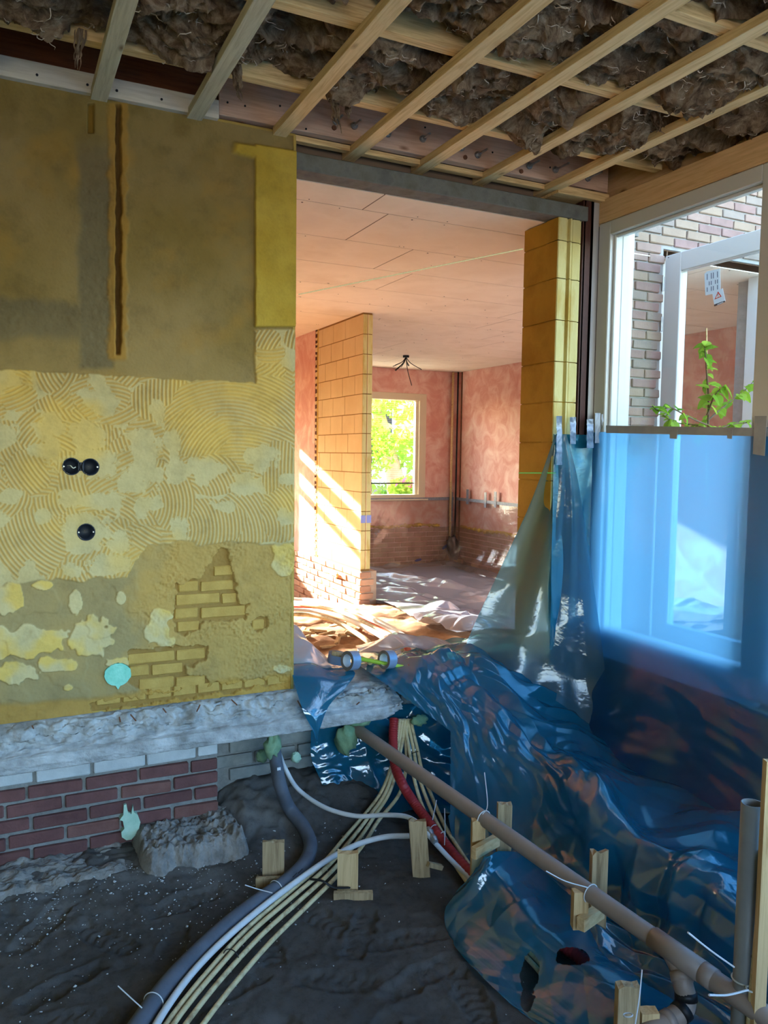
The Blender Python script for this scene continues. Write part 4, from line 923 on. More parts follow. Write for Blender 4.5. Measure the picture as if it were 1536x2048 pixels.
for i, (px, py, yy, rad, lb) in enumerate([(742, 900, 13.2, (.5, .4, .55), 'round green shrub left of the garden tree'), (822, 975, 13.0, (.45, .4, .22), 'low shrub with pink flowers by the far window'), (760, 985, 15.0, (1.6, .5, .25), 'clipped low hedge behind the garden tree')]):
    sh = thing('garden_shrub', lb, 'shrub', tuple(onY(px, py, yy))); foliage([(onY(px, py, yy), rad)], 700, 20+i, .07).build('foliage', M_leafs[i % 3], sh)['kind'] = 'stuff'
    MB().tube([onY(px, py, yy), onY(px, py, yy)-np.array([0, 0, rad[2]+.3])], .02, 6).build('stem', M_bark, sh)
    if i == 1: foliage([(onY(px-2, py-8, yy-.2), (.3, .2, .12))], 60, 44, .05).build('flowers', pm('pink_petal', [lin(226, 90, 150)], 5, .7, 0), sh)['kind'] = 'stuff'
nb = thing('neighbour_house', 'pale house across the garden behind the far window', 'building', (8, 24, -1.3)); m_ = MB(); m_.box((-6, 27, -1.3), (16, 31, 4.0)); m_.build('wall', pm('pale_render', [lin(226, 220, 212), lin(236, 230, 222)], 3, .9, 0), nb)
for x in (2.5, 6, 9.5, 12): m_ = MB(); m_.box((x, 26.94, 0), (x+1.4, 27.0, 1.6)); m_.build('window', M_dark, nb)
m_ = MB(); m_.prism([(-6.4, 4.0), (16.4, 4.0), (16.4, 4.2), (-6.4, 4.2)], 1, 26.6, 31.4); m_.build('roof', M_steel, nb)
# ------------------------------------------------------------------ plastics
M_film_b = plastic('blue_film', (.04, .26, .42), (.02, .28, .48), .58, .08, 1.68, 70, .08, .45)
M_film_w = plastic('blue_window_film', (.22, .55, .88), (.20, .56, .95), .45, .16, 1.5, 5, .06, .06)
M_film_g = plastic('grey_green_film', (.30, .55, .68), (.22, .44, .56), .46, .10, 1.42, 40, .12, .25)
M_film_s = plastic('silver_blue_film', (.30, .36, .45), (.54, .62, .80), .84, .10, 2.2, 40, .2, .7)
M_film_c = plastic('clear_film', (.86, .82, .78), (.75, .70, .66), .16, .10, 1.6, 30, .3, .5)
M_film_m = plastic('milky_film', (.55, .6, .66), (.62, .66, .74), .72, .10, 1.5, 40, .2, .5)
M_tape = pm('silver_tape', [lin(120, 126, 138), lin(150, 156, 168)], 40, .35, .4, 50, metal=.3)
M_tape_b = pm('brown_grey_tape', [lin(146, 148, 156), lin(164, 166, 172)], 12, .5, .1, 60)

def G(rows): return np.array(rows, float)
# film hung over the lower window
ys_ = np.linspace(3.47, 1.75, 9); rows = []
for z, x, dy in [(.135, 2.918, 0), (-.1, 2.914, 0), (-.4, 2.905, 0), (-.7, 2.905, 0), (-.93, 2.90, 0), (-1.1, 2.865, 0), (-1.25, 2.82, 0), (-1.42, 2.76, 0), (-1.6, 2.70, .0)]:
    rows.append([(x-.035*max(0, (-z-.9))*math.sin(y*9), y+dy, z) for y in ys_])
sheet('window_film', G(rows), M_film_w, 150, 190, .035, 2.6, 5, 'sheet of blue film hanging over the lower part of the window', ampmap=lambda u, v: .06+.94*sstep(.48, .8, u)+.35*np.exp(-((v-.03)/.05)**2), seg=6)
ys_ = np.linspace(1.74, -2.1, 8)  # unseen film added beside the camera, turns the low side light blue
sheet('window_film', G([[(x, y, z) for y in ys_] for z, x in ((.135, 2.918), (-.3, 2.908), (-.7, 2.905), (-1.0, 2.89), (-1.3, 2.82), (-1.6, 2.74))]), M_film_w, 60, 120, .03, 2.6, 6, 'unseen blue film added over the windows beside the camera to tint the light', ampmap=lambda u, v: .1+.9*sstep(.48, .8, u)+0*v)
# film gathered on the pillar front between pillar and window
rows = []
for z, k in [(.12, 0), (-.2, .01), (-.6, .02), (-1.0, .03), (-1.3, .05), (-1.55, .08)]:
    k *= .5; rows.append([(2.64, 3.385-k, z), (2.68, 3.378-k, z), (2.73, 3.388-k, z), (2.78, 3.376-k, z), (2.84, 3.385-k, z), (2.90, 3.38-k, z)])
sheet('pillar_film', G(rows), M_film_b, 110, 120, .006, 6, 8, 'blue film gathered against the front of the block pillar', extra=lambda U, V: .004*np.sin(V*60+2*np.sin(U*3)))
# grey curtain swung into the opening
rows = []
for t, (zl, zr, xl, yl, xr, yr) in enumerate([(.115, .115, 2.632, 3.36, 2.70, 3.35), (-.10, -.10, 2.61, 3.44, 2.76, 3.32), (-.30, -.32, 2.57, 3.50, 2.80, 3.30), (-.55, -.62, 2.50, 3.56, 2.84, 3.27), (-.80, -.95, 2.40, 3.60, 2.87, 3.23), (-1.0, -1.25, 2.30, 3.60, 2.88, 3.18), (-1.10, -1.50, 2.235, 3.57, 2.88, 3.10)]):
    rows.append([(xl+(xr-xl)*s, yl+(yr-yl)*s+.035*math.sin(s*8+t*.35)*min(1, t*.4), zl+(zr-zl)*s**1.5) for s in np.linspace(0, 1, 9)])
sheet('curtain_film', G(rows), M_film_g, 150, 130, .038, 1.7, 12, 'grey green film curtain swept aside into the opening', ampmap=lambda u, v: .15+.85*sstep(.05, .5, u), extra=lambda U, V: .014*np.sin(V*34+2*U)*np.clip(U*2, 0, 1), seg=6, fine=.6)

# blue film over the trench ledge, from the threshold to the camera side
rows = []
for y, prof in [(3.95, [(1.62, -1.12), (1.8, -1.13), (1.95, -1.12), (2.1, -1.12), (2.3, -1.12), (2.6, -1.12), (2.92, -1.12)]),
                (3.62, [(1.50, -1.06), (1.72, -1.05), (1.92, -1.05), (2.1, -1.05), (2.3, -1.06), (2.6, -1.08), (2.92, -1.12)]),
                (3.40, [(1.42, -1.055), (1.66, -1.05), (1.9, -1.04), (2.1, -1.06), (2.3, -1.09), (2.6, -1.18), (2.92, -1.32)]),
                (3.22, [(1.66, -1.19), (1.78, -1.16), (1.93, -1.13), (2.1, -1.14), (2.3, -1.19), (2.6, -1.32), (2.92, -1.48)]),
                (3.02, [(1.76, -1.42), (1.86, -1.34), (1.96, -1.27), (2.12, -1.24), (2.3, -1.29), (2.6, -1.40), (2.92, -1.53)]),
                (2.80, [(1.72, -1.66), (1.88, -1.54), (2.02, -1.40), (2.14, -1.31), (2.3, -1.35), (2.6, -1.43), (2.92, -1.53)]),
                (2.50, [(1.70, -1.675), (1.88, -1.64), (2.02, -1.56), (2.11, -1.36), (2.3, -1.39), (2.6, -1.45), (2.92, -1.51)]),
                (2.20, [(1.68, -1.68), (1.86, -1.65), (1.99, -1.58), (2.07, -1.37), (2.3, -1.41), (2.6, -1.45), (2.92, -1.49)]),
                (1.90, [(1.70, -1.68), (1.86, -1.65), (1.98, -1.58), (2.06, -1.38), (2.3, -1.43), (2.6, -1.45), (2.92, -1.48)]),
                (1.60, [(1.72, -1.68), (1.86, -1.64), (1.96, -1.57), (2.03, -1.38), (2.3, -1.42), (2.6, -1.44), (2.92, -1.46)]),
                (1.20, [(1.72, -1.68), (1.86, -1.64), (1.95, -1.56), (2.0, -1.39), (2.3, -1.42), (2.6, -1.44), (2.92, -1.46)]),
                (.80, [(1.72, -1.68), (1.86, -1.64), (1.95, -1.56), (2.0, -1.39), (2.3, -1.42), (2.6, -1.44), (2.92, -1.46)])]:
    rows.append([(x, y, z) for x, z in prof])
def tri_gap(P, U, V):      # the concrete shows through in front of the threshold
    px, py = proj(P[..., 0], P[..., 1], P[..., 2])
    return ~((P[..., 1] > 2.9) & (px < 900) & (py > 1350+.72*(px-745)*1.0) )
sheet('trench_film', G(rows), M_film_b, 520, 270, .065, 3.0, 21, 'crumpled blue film laid over the trench ledge below the window', floor=lambda x, y: -1.70+0*x, keep=tri_gap, seg=8, su=.8, fine=2.2)
# ledge under it (old footing)
mb = MB(); mb.box((2.16, .6, -1.8), (2.96, 3.0, -1.52), .02); tag(mb.build('footing_ledge', M_conc_g), 'old footing ledge hidden under the blue trench film', 'footing')
mb = MB(); mb.box((1.80, 3.45, -1.7), (2.9, 3.72, -1.16), .02); tag(mb.build('threshold_core', M_conc_g), 'threshold footing hidden under the blue film', 'footing')
# film hanging under the slab behind the hoses
rows = []
for z, k in [(-1.24, 0), (-1.34, .01), (-1.45, .02), (-1.55, .05), (-1.63, .12), (-1.672, .26)]:
    rows.append([(1.30+.25*k+.03*(z < -1.5), 3.44-k*.6, max(z, -1.665)), (1.45, 3.45-k, z), (1.6, 3.45-k, z), (1.75, 3.43-k, z), (1.9, 3.36-k*1.3, z), (2.06, 3.25-k*1.5, z)])
sheet('under_slab_film', G(rows), M_film_b, 120, 150, .035, 4.0, 33, 'blue film hanging under the slab behind the hoses', floor=lambda x, y: -1.695+0*x)
# torn film on the sand around the stakes
def zz(x, y, z): return tuple(onZ(x, y, z))
rows = [[zz(950, 1735, -1.53), zz(975, 1712, -1.47), zz(1010, 1700, -1.50), zz(1060, 1705, -1.60), zz(1110, 1712, -1.66)],
        [zz(925, 1785, -1.63), zz(958, 1752, -1.52), zz(1010, 1745, -1.52), zz(1075, 1765, -1.60), zz(1150, 1790, -1.66)],
        [zz(892, 1840, -1.685), zz(950, 1810, -1.60), zz(1030, 1800, -1.54), zz(1110, 1830, -1.60), zz(1190, 1860, -1.66)],
        [zz(905, 1885, -1.688), zz(970, 1865, -1.63), zz(1050, 1850, -1.56), zz(1140, 1885, -1.59), zz(1230, 1920, -1.66)],
        [zz(950, 1942, -1.688), zz(1010, 1925, -1.65), zz(1090, 1905, -1.60), zz(1180, 1930, -1.58), zz(1290, 1970, -1.65)],
        [zz(1000, 1990, -1.688), zz(1060, 1985, -1.66), zz(1130, 1965, -1.62), zz(1220, 1975, -1.59), zz(1350, 2010, -1.64)],
        [zz(1075, 2048, -1.688), zz(1120, 2040, -1.66), zz(1190, 2030, -1.62), zz(1290, 2030, -1.60), zz(1420, 2048, -1.64)],
        [zz(1150, 2110, -1.688), zz(1200, 2110, -1.66), zz(1270, 2110, -1.64), zz(1370, 2110, -1.62), zz(1500, 2110, -1.64)]]
def tears(P, U, V):
    px, py = proj(P[..., 0], P[..., 1], P[..., 2]); n_ = 12*fbm(px*.04, py*.04, 5, 3)
    a = np.hypot((px-1058)/(20), (py-1945)/44)+n_*.03 < 1
    b = np.hypot((px-1142)/34, (py-1913)/17)+n_*.03 < 1
    c = (np.hypot((px-1052)/12, (py-2000)/28)+n_*.02) < 1
    return ~(a | b | c)
sheet('torn_film', G(rows), M_film_b, 260, 190, .042, 3.4, 47, 'torn piece of blue film over the red hose beside the stakes', floor=lambda x, y: -1.70+0*x, keep=tears, seg=8, fine=1.8)
# flaps over the threshold
rows = [[(1.20, 3.60, -1.00), (1.30, 3.60, -.985), (1.40, 3.58, -1.03), (1.5, 3.56, -1.05)], [(1.20, 3.46, -.99), (1.30, 3.44, -.99), (1.41, 3.42, -1.04), (1.52, 3.42, -1.05)], [(1.19, 3.34, -1.06), (1.27, 3.32, -1.07), (1.36, 3.32, -1.09), (1.44, 3.34, -1.09)], [(1.20, 3.27, -1.15), (1.24, 3.265, -1.16), (1.28, 3.265, -1.16), (1.33, 3.27, -1.14)], [(1.245, 3.25, -1.25), (1.255, 3.25, -1.25), (1.265, 3.25, -1.25), (1.28, 3.26, -1.24)], [(1.25, 3.25, -1.31), (1.253, 3.25, -1.31), (1.256, 3.25, -1.31), (1.26, 3.25, -1.31)]]
sheet('threshold_film', G(rows), M_film_b, 110, 90, .022, 7, 51, 'pointed flap of blue film hanging over the slab edge by the yellow wall')
rows = [[(1.20, 4.05, -1.12), (1.35, 4.05, -1.12), (1.5, 4.02, -1.13), (1.62, 4.0, -1.14)], [(1.20, 3.85, -.92), (1.34, 3.85, -.90), (1.44, 3.82, -1.0), (1.55, 3.8, -1.10)], [(1.20, 3.66, -.89), (1.33, 3.66, -.90), (1.40, 3.64, -.97), (1.50, 3.6, -1.07)], [(1.20, 3.50, -.96), (1.31, 3.50, -.97), (1.37, 3.48, -1.02), (1.45, 3.46, -1.06)], [(1.2, 3.40, -1.07), (1.28, 3.39, -1.07), (1.34, 3.39, -1.07), (1.42, 3.4, -1.07)]]
sheet('milky_film', G(rows), M_film_m, 70, 70, .03, 5, 57, 'pale milky film bunched up at the corner of the yellow wall')
rows = [[(1.95, 4.35, -1.2), (2.1, 4.35, -1.19), (2.25, 4.33, -1.2), (2.4, 4.3, -1.21)], [(1.85, 4.15, -1.12), (2.02, 4.12, -1.08), (2.2, 4.1, -1.10), (2.4, 4.05, -1.14)], [(1.78, 3.95, -1.10), (1.98, 3.92, -1.03), (2.2, 3.9, -1.05), (2.4, 3.85, -1.10)], [(1.7, 3.72, -1.07), (1.95, 3.70, -1.03), (2.18, 3.68, -1.04), (2.4, 3.66, -1.08)]]
sheet('milky_film', G(rows), M_film_m, 90, 90, .035, 5, 59, 'pale milky film bunched up behind the tape rolls')
# big room: film on the floor and along the wall feet
yy = [4.55, 5.0, 5.6, 6.4, 7.2, 8.2, 9.2, 10.3]; xl = [2.78, 2.72, 2.85, 3.05, 3.05, 3.05, 3.05, 3.05]; rows = []
for y, x0 in zip(yy, xl):
    r_ = []
    for s in np.linspace(0, 1, 8):
        x = x0+(6.2-x0)*s; r_.append((x, y, float(rfloor(np.array(x), np.array(y)))+.03))
    rows.append(r_)
sheet('floor_film', G(rows), M_film_s, 340, 260, .10, 1.9, 63, 'shiny silver blue film spread over the floor of the big room', seg=9, ampmap=lambda u, v: .55+.45*np.cos(0*u)*np.ones_like(v), floor=lambda x, y: rfloor(x, y)+.035)
xs_ = np.linspace(3.02, 6.24, 9)
sheet('wall_film', G([[(x, FY-.02-d-.02*math.sin(x*5)*(d > 0), z) for x in xs_] for z, d in ((-.665, 0), (-.9, .01), (-1.1, .03), (-1.3, .09), (-1.5, .22), (-1.62, .42))]), M_film_c, 90, 170, .05, 2.4, 71, 'clear film taped along the foot of the far pink wall', ampmap=lambda u, v: .1+.9*sstep(.1, .8, u)+0*v)
ys_ = np.linspace(10.36, 8.0, 8)
sheet('wall_film', G([[(FX-.02-d-.02*math.sin(y*5)*(d > 0), y, z) for y in ys_] for z, d in ((-.665, 0), (-.9, .01), (-1.1, .03), (-1.3, .09), (-1.5, .22), (-1.62, .42))]), M_film_c, 90, 130, .05, 2.4, 73, 'clear film taped along the foot of the right pink wall', ampmap=lambda u, v: .1+.9*sstep(.1, .8, u)+0*v)

# ------------------------------------------------------------------ tape
def strip(name, lo, hi, mat, label, group=None, parent=None):
    mb = MB(); mb.box(lo, hi, .001); o = mb.build(name, mat, parent)
    if parent is None: tag(o, label, 'tape', group)
    return o
strip('tape_strip', (3.02, FY-.045, -.68), (6.22, FY-.038, -.635), M_tape, 'silver tape line holding the film on the far wall')
strip('tape_strip', (FX-.045, 8.0, -.68), (FX-.038, 10.35, -.635), M_tape, 'silver tape line holding the film on the right pink wall')
strip('tape_strip', (6.14, FY-.052, -1.0), (6.2, FY-.046, -.56), M_tape, 'upright silver tape in the far corner')
for k, (y, z) in enumerate([(9.98, -.60), (9.5, -.62), (9.25, -.60)]): strip('tape_tab', (FX-.053, y-.03, z-.12), (FX-.046, y+.03, z+.10), M_tape, '%s silver tape tab on the right pink wall, counted from the corner' % ORD[k], 'silver tape tabs')
def flat_strip(a, b, c, d, mat, label, t=(-.002, 0, 0), name='tape_strip', parent=None):
    mb = MB(); p = [np.array(v) for v in (a, b, c, d)]; tt = np.array(t); mb.add(p+[q+tt for q in p], [(0, 1, 2, 3), (7, 6, 5, 4), (0, 4, 5, 1), (1, 5, 6, 2), (2, 6, 7, 3), (3, 7, 4, 0)]); o = mb.build(name, mat, parent)
    if parent is None: tag(o, label, 'tape')
    return o
XT = 2.905
flat_strip(onX(1213, 851, XT), onX(1536, 856, XT), onX(1536, 873, XT), onX(1213, 866, XT), M_tape_b, 'long grey tape along the top of the window film', (-.003, 0, 0))
for k, (a, b, nm) in enumerate([(1340, 1356, 'left'), (1455, 1466, 'right')]): flat_strip(onX(a, 858, XT-.005), onX(b, 859, XT-.005), onX(b-2, 878, XT-.005), onX(a, 877, XT-.005), M_tape_b, '%s short tape piece over the long grey window tape' % nm)
flat_strip(onX(1510, 832, XT-.006), onX(1534, 832, XT-.006), onX(1530, 912, XT-.006), onX(1506, 908, XT-.006), M_tape_b, 'wide grey tape holding the window film to the right jamb')
YT = 3.345
for k, (x0, x1, y0, y1, lb) in enumerate([(1113, 1124, 832, 930, 'long silver tape on the left rib of the block pillar'), (1140, 1152, 834, 888, 'short silver tape on the right rib of the block pillar'), (1174, 1187, 838, 896, 'silver tape on the whitish cover strip'), (1190, 1201, 826, 886, 'dark crumpled tape beside the cover strip'), (1203, 1217, 828, 884, 'dark crumpled tape on the left window jamb')]):
    P = G([[onY(x, y, YT+(.02*math.sin(i*1.3+k) if 0 < i < 5 else 0)*.4) for x in (x0, (x0+x1)/2, x1)] for i, y in enumerate(np.linspace(y0, y1, 6))])
    o = sheet('tape_strip', P, M_tape if k < 3 else M_tape_b, 40, 10, .004, 30, 80+k, lb, 'tape')

# ------------------------------------------------------------------ sockets and foam in walls
M_cup = pm('socket_cup', [lin(30, 38, 54), lin(40, 48, 64)], 8, .5, 0)
def cup(parent, p, r=.033, dep=.055):
    mb = MB(); n_ = 28; c = np.array(p); vs = []; fs = []
    rings = [(r+.002, -.006), (r+.002, -.009), (r-.002, -.009), (r-.003, dep), (0.001, dep)]
    for (q, y) in rings:
        for k in range(n_): a = 2*math.pi*k/n_; vs.append(c+np.array([q*math.cos(a), y, q*math.sin(a)]))
    for i in range(len(rings)-1):
        for k in range(n_): fs.append((i*n_+k, i*n_+(k+1) % n_, (i+1)*n_+(k+1) % n_, (i+1)*n_+k))
    mb.add(vs, fs); mb.build('cup', M_cup, parent, True)
    for s in (-1, 1): m_ = MB(); m_.tube([c+[s*(r-.005), -.008, 0], c+[s*(r-.005), .03, 0]], .003, 8); m_.build('screw', M_galv, parent)
pa, pb_ = onY(142.5, 933, YW), onY(180, 934, YW)
s2_ = thing('double_socket_box', 'double empty dark socket box with a loose wire in the combed adhesive', 'socket box', tuple((pa+pb_)/2)); cup(s2_, pa); cup(s2_, pb_)
m_ = MB(); m_.box(((pa[0]+pb_[0])/2-.012, YW-.009, pa[2]-.018), ((pa[0]+pb_[0])/2+.012, YW+.0, pa[2]+.018), .003); m_.build('bridge', M_cup, s2_)
M_wire = pm('pale_wire', [lin(206, 206, 200)], 5, .5, 0)
MB().tube(spline([pa+[-.012, .03, .002], pa+[-.004, -.006, .004], pa+[.006, -.012, -.006], pa+[.016, -.008, -.002]], 6), .0018, 6).build('wire', M_wire, s2_)
pc = onY(172, 1064, YW); s3_ = thing('socket_box', 'single empty dark socket box below the double one', 'socket box', tuple(pc)); cup(s3_, pc)
M_foam_t = pm('teal_foam', [lin(120, 196, 176), lin(146, 214, 196)], 30, .9, .6, 90); M_foam_g = pm('pale_green_foam', [lin(160, 196, 172), lin(184, 212, 190)], 25, .9, .5, 70); M_foam_d = pm('dull_green_foam', [lin(104, 140, 110), lin(134, 164, 130)], 22, .9, .6, 70)
mb = MB(); n_ = 36; rg = np.random.RandomState(3); ring = [(pf[0]+.053*math.cos(2*math.pi*k/n_)*(1+rg.uniform(-.04, .04)), pf[2]+.048*math.sin(2*math.pi*k/n_)*(1+rg.uniform(-.04, .04))-(.016 if k == 27 else 0)) for k in range(n_)]
mb.prism(ring, 1, YW-.012, YW+.05); tag(mb.build('foam_plug', M_foam_t), 'round teal foam plug low in the yellow wall', 'foam')
def flatfoam(name, poly, y, th, mat, label):
    mb = MB(); pts = [onY(x, yy_, y) for x, yy_ in poly]; mb.prism([(p[0], p[2]) for p in pts], 1, y-th, y+.02)
    c = np.mean(pts, 0); o = mb.build(name, mat); tag(o, label, 'foam'); return o
fp = flatfoam('foam_plug', [(247, 1608), (252, 1606), (255, 1622), (262, 1626), (265, 1608), (267, 1622), (275, 1628), (280, 1642), (277, 1655), (272, 1662), (275, 1668), (268, 1670), (262, 1677), (252, 1678), (243, 1672), (242, 1662), (248, 1655), (245, 1640), (239, 1638), (242, 1633), (246, 1628)], YW-.006, .012, M_foam_g, 'pale green foam squeezed out of the red brickwork')
for (x, y, yw, r, sq, mat, lb) in [(545, 1492, 3.33, .042, (.8, .8, 1.2), M_foam_d, 'green foam around the grey pipe under the slab'), (525, 1512, 3.44, .028, (1, .7, 1), M_foam_d, 'dull foam dot left of the grey pipe'), (592, 1515, 3.44, .022, (1, .7, 1), M_foam_g, 'pale foam dot right of the grey pipe'), (692, 1478, 3.40, .065, (.8, .7, 1.1), M_foam_d, 'yellow green foam lump around the brown pipe entry'), (722, 1440, 3.38, .05, (1.1, .7, .6), M_foam_d, 'green foam collar above the brown pipe'), (838, 1440, 3.32, .035, (1.2, .8, .7), M_foam_d, 'green foam above the cream tubes')]:
    tag(blob(onY(x, y, yw), r, int(x), .32, 2.6, 12, 18, sq).build('foam_lump', mat, None, True), lb, 'foam')

# ------------------------------------------------------------------ pipes and hoses
M_pvc = pm('brown_grey_pvc', [lin(132, 116, 106), lin(146, 130, 120)], 10, .45, .05, 200, spec=.4)
M_pvc_g = pm('grey_pvc', [lin(112, 112, 112), lin(124, 124, 122)], 10, .45, .05, 200, spec=.4)
M_ins = pm('grey_insulation_pipe', [lin(78, 84, 94), lin(92, 98, 108)], 14, .75, .2, 120)
M_wpipe = pm('white_pipe', [lin(190, 194, 196), lin(206, 208, 208)], 16, .5, .1, 100)
M_creamt = pm('cream_conduit', [lin(190, 172, 128), lin(206, 190, 148), lin(150, 128, 96)], 22, .6, .1, 100)
M_redh = pm('red_hose', [lin(150, 40, 44), lin(172, 56, 56)], 10, .45, 0)
M_tie = pm('zip_tie', [lin(206, 210, 212)], 5, .5, 0); M_tieb = pm('black_tie', [lin(24, 24, 26)], 5, .5, 0)
def path(pts):
    out = []
    for p in pts:
        if p[2] == 'y': out.append(onY(p[0], p[1], p[3]))
        elif p[2] == 'z': out.append(onZ(p[0], p[1], p[3]))
    return out
A = np.array([1.525, 3.40, -1.325]); B = np.array([1.766, 1.413, -1.45]); dAB = (B-A)/np.linalg.norm(B-A); E_ = B+dAB*.3
bp = thing('drain_pipe', 'long grey brown drain pipe running from the slab towards the camera', 'pipe', tuple(B)); r0 = .0285
MB().tube([A-dAB*.1, A, (A+B)/2, B, E_], r0, 24).build('pipe_run', M_pvc, bp, True)
tee = onZ(1352, 1897, -1.445); tee = A+dAB*((tee-A)@dAB)
MB().tube([tee-dAB*.06, tee+dAB*.11], r0+.0035, 24).build('tee_socket', M_pvc, bp, True)
br_ = [tee, onZ(1358, 1935, -1.475), onZ(1366, 1968, -1.505), onZ(1372, 1995, -1.54), onZ(1366, 2020, -1.565), onZ(1340, 2040, -1.58), onZ(1305, 2062, -1.59), onZ(1260, 2090, -1.6)]
pts = spline(br_, 7); brn = MB().tube(pts, r0, 22).build('branch', M_pvc, bp, True)
for i, t in enumerate((.24, .42, .60, .74)):
    k = int(t*(len(pts)-1)); d = pts[k+1]-pts[k]; d /= np.linalg.norm(d)
    MB().tube([pts[k]-d*.012, pts[k]+d*.012], r0+.003, 22).build('coupling_ring', M_tieb if i in (1, 2) else M_pvc, brn, True)
q = A+dAB*((onZ(1405, 1940, -1.45)-A)@dAB); MB().tube([q, q+dAB*.05], r0+.003, 22).build('coupling_ring', M_pvc, bp, True)
# upright pipe at the right
vt = onY(1505, 1606, 1.40); vp = thing('upright_pipe', 'open grey pipe standing upright at the right edge', 'pipe', (vt[0], vt[1], -1.68))
mb = MB(); n_ = 26; vs = []; fs = []
for (rr_, z) in ((.0285, -1.68), (.0285, vt[2]), (.025, vt[2]), (.025, -1.3)):
    for k in range(n_): a = 2*math.pi*k/n_; vs.append((vt[0]+rr_*math.cos(a), vt[1]+rr_*math.sin(a), z))
for i in range(3):
    for k in range(n_): fs.append((i*n_+k, i*n_+(k+1) % n_, (i+1)*n_+(k+1) % n_, (i+1)*n_+k))
mb.add(vs, fs); mb.build('pipe_wall', M_pvc_g, vp, True)
o = MB().tube(spline(path([(1530, 1700, 'y', 1.36), (1526, 1745, 'y', 1.36), (1512, 1900, 'y', 1.36), (1499, 2048, 'y', 1.36), (1494, 2110, 'y', 1.36)]), 6), .009, 12).build('upright_conduit', M_creamt, None, True); tag(o, 'cream conduit tied to the post at the right edge', 'conduit')
o = MB().tube(spline(path([(1540, 1800, 'y', 1.37), (1532, 1890, 'y', 1.36), (1520, 1980, 'y', 1.36), (1512, 2060, 'y', 1.35), (1508, 2110, 'y', 1.35)]), 6), .010, 12).build('upright_conduit', M_wpipe, None, True); tag(o, 'white pipe beside the cream conduit at the right edge', 'pipe')
def ins(pts, r, mat, name, label, cat='pipe', n=14, k=8): o = MB().tube(spline(path(pts), k), r, n).build(name, mat, None, True); return tag(o, label, cat)
gp = ins([(548, 1490, 'y', 3.38), (553, 1530, 'y', 3.31), (561, 1572, 'y', 3.22), (578, 1615, 'z', -1.58), (606, 1652, 'z', -1.63), (621, 1690, 'z', -1.655), (608, 1728, 'z', -1.66), (570, 1765, 'z', -1.66), (520, 1800, 'z', -1.66), (455, 1850, 'z', -1.66), (390, 1910, 'z', -1.66), (330, 1975, 'z', -1.66), (270, 2060, 'z', -1.66), (225, 2130, 'z', -1.66)], .029, M_ins, 'insulated_pipe', 'thick dark grey insulated pipe curving from the slab across the sand', n=18)
lbl = onZ(556, 1527, -1.33)
P1 = path([(556, 1540, 'y', 3.262)])[0]; o = MB(); o.box((-.008, -.002, -.016), (.008, .002, .016)); o = o.build('pipe_label', M_tie, gp, loc=P1-np.array([0.0, .012, 0]))
for (x, y) in ((601, 1755), (590, 1763)):
    c = onZ(x, y, -1.655); MB().tube([c+[-.012, -.01, .026], c+[.012, .012, .026]], .002, 5).build('slit', M_tieb, gp)
wp1 = ins([(556, 1500, 'y', 3.42), (572, 1540, 'y', 3.30), (598, 1580, 'z', -1.53), (650, 1615, 'z', -1.57), (712, 1632, 'z', -1.58), (770, 1630, 'z', -1.56), (815, 1634, 'z', -1.55), (845, 1654, 'z', -1.56), (862, 1676, 'z', -1.58), (885, 1702, 'z', -1.62), (912, 1730, 'z', -1.655), (945, 1762, 'z', -1.665)], .010, M_wpipe, 'water_pipe', 'thin whitish water pipe looping under the hoses to a metal coupling')
c = path([(863, 1671, 'z', -1.575)])[0]; d = path([(858, 1663, 'z', -1.57)])[0]-path([(868, 1680, 'z', -1.585)])[0]; MB().tube([c-d*.8, c-d*.4, c, c+d*.4, c+d*.8], [.013, .017, .013, .017, .013], 10).build('coupling', M_galv, wp1)
ins([(822, 1672, 'z', -1.60), (770, 1674, 'z', -1.62), (712, 1690, 'z', -1.63), (655, 1720, 'z', -1.635), (590, 1765, 'z', -1.645), (520, 1818, 'z', -1.65), (450, 1878, 'z', -1.652), (385, 1945, 'z', -1.655), (330, 2020, 'z', -1.655), (290, 2090, 'z', -1.655)], .0115, M_wpipe, 'water_pipe', 'white water pipe lying along the dark grey insulated pipe')
rg = np.random.RandomState(9)
left_b = [(806, 1438, 'y', 3.36), (801, 1480, 'y', 3.32), (790, 1535, 'y', 3.24), (772, 1585, 'z', -1.58), (742, 1628, 'z', -1.64), (706, 1678, 'z', -1.665), (655, 1735, 'z', -1.672), (585, 1795, 'z', -1.675), (505, 1862, 'z', -1.675), (430, 1940, 'z', -1.675), (365, 2020, 'z', -1.675), (310, 2100, 'z', -1.675)]
offs = [[(-6, 0), (-6, 0), (-8, 0), (-10, 0), (-10, -2), (-14, -6), (-12, -6), (-14, -4), (-14, -2), (-12, 0), (-12, 0), (-12, 0)], [(-1, 0), (-2, 0), (-2, 0), (-2, 2), (-2, 2), (-3, 0), (-2, 0), (-4, 2), (-4, 4), (-2, 6), (-2, 6), (0, 6)], [(4, 0), (4, 0), (4, 0), (6, 2), (7, 4), (8, 6), (8, 8), (12, 8), (16, 10), (14, 16), (14, 18), (14, 18)], [(10, 0), (11, 0), (22, 0), (26, 4), (16, 12), (20, 12), (22, 14), (30, 16), (38, 20), (40, 26), (40, 30), (40, 30)]]
lift = [.006, .008, .004, 0]
for k in range(4):
    pts = [(p[0]+o_[0], p[1]+o_[1], p[2], p[3]+(lift[k] if p[2] == 'z' else -.004*k)) for p, o_ in zip(left_b, offs[k])]
    ins(pts, .0085, M_creamt, 'cream_conduit', '%s cream conduit of the bundle running to the bottom left, counted from its left side' % ORD[k], 'conduit', 10)
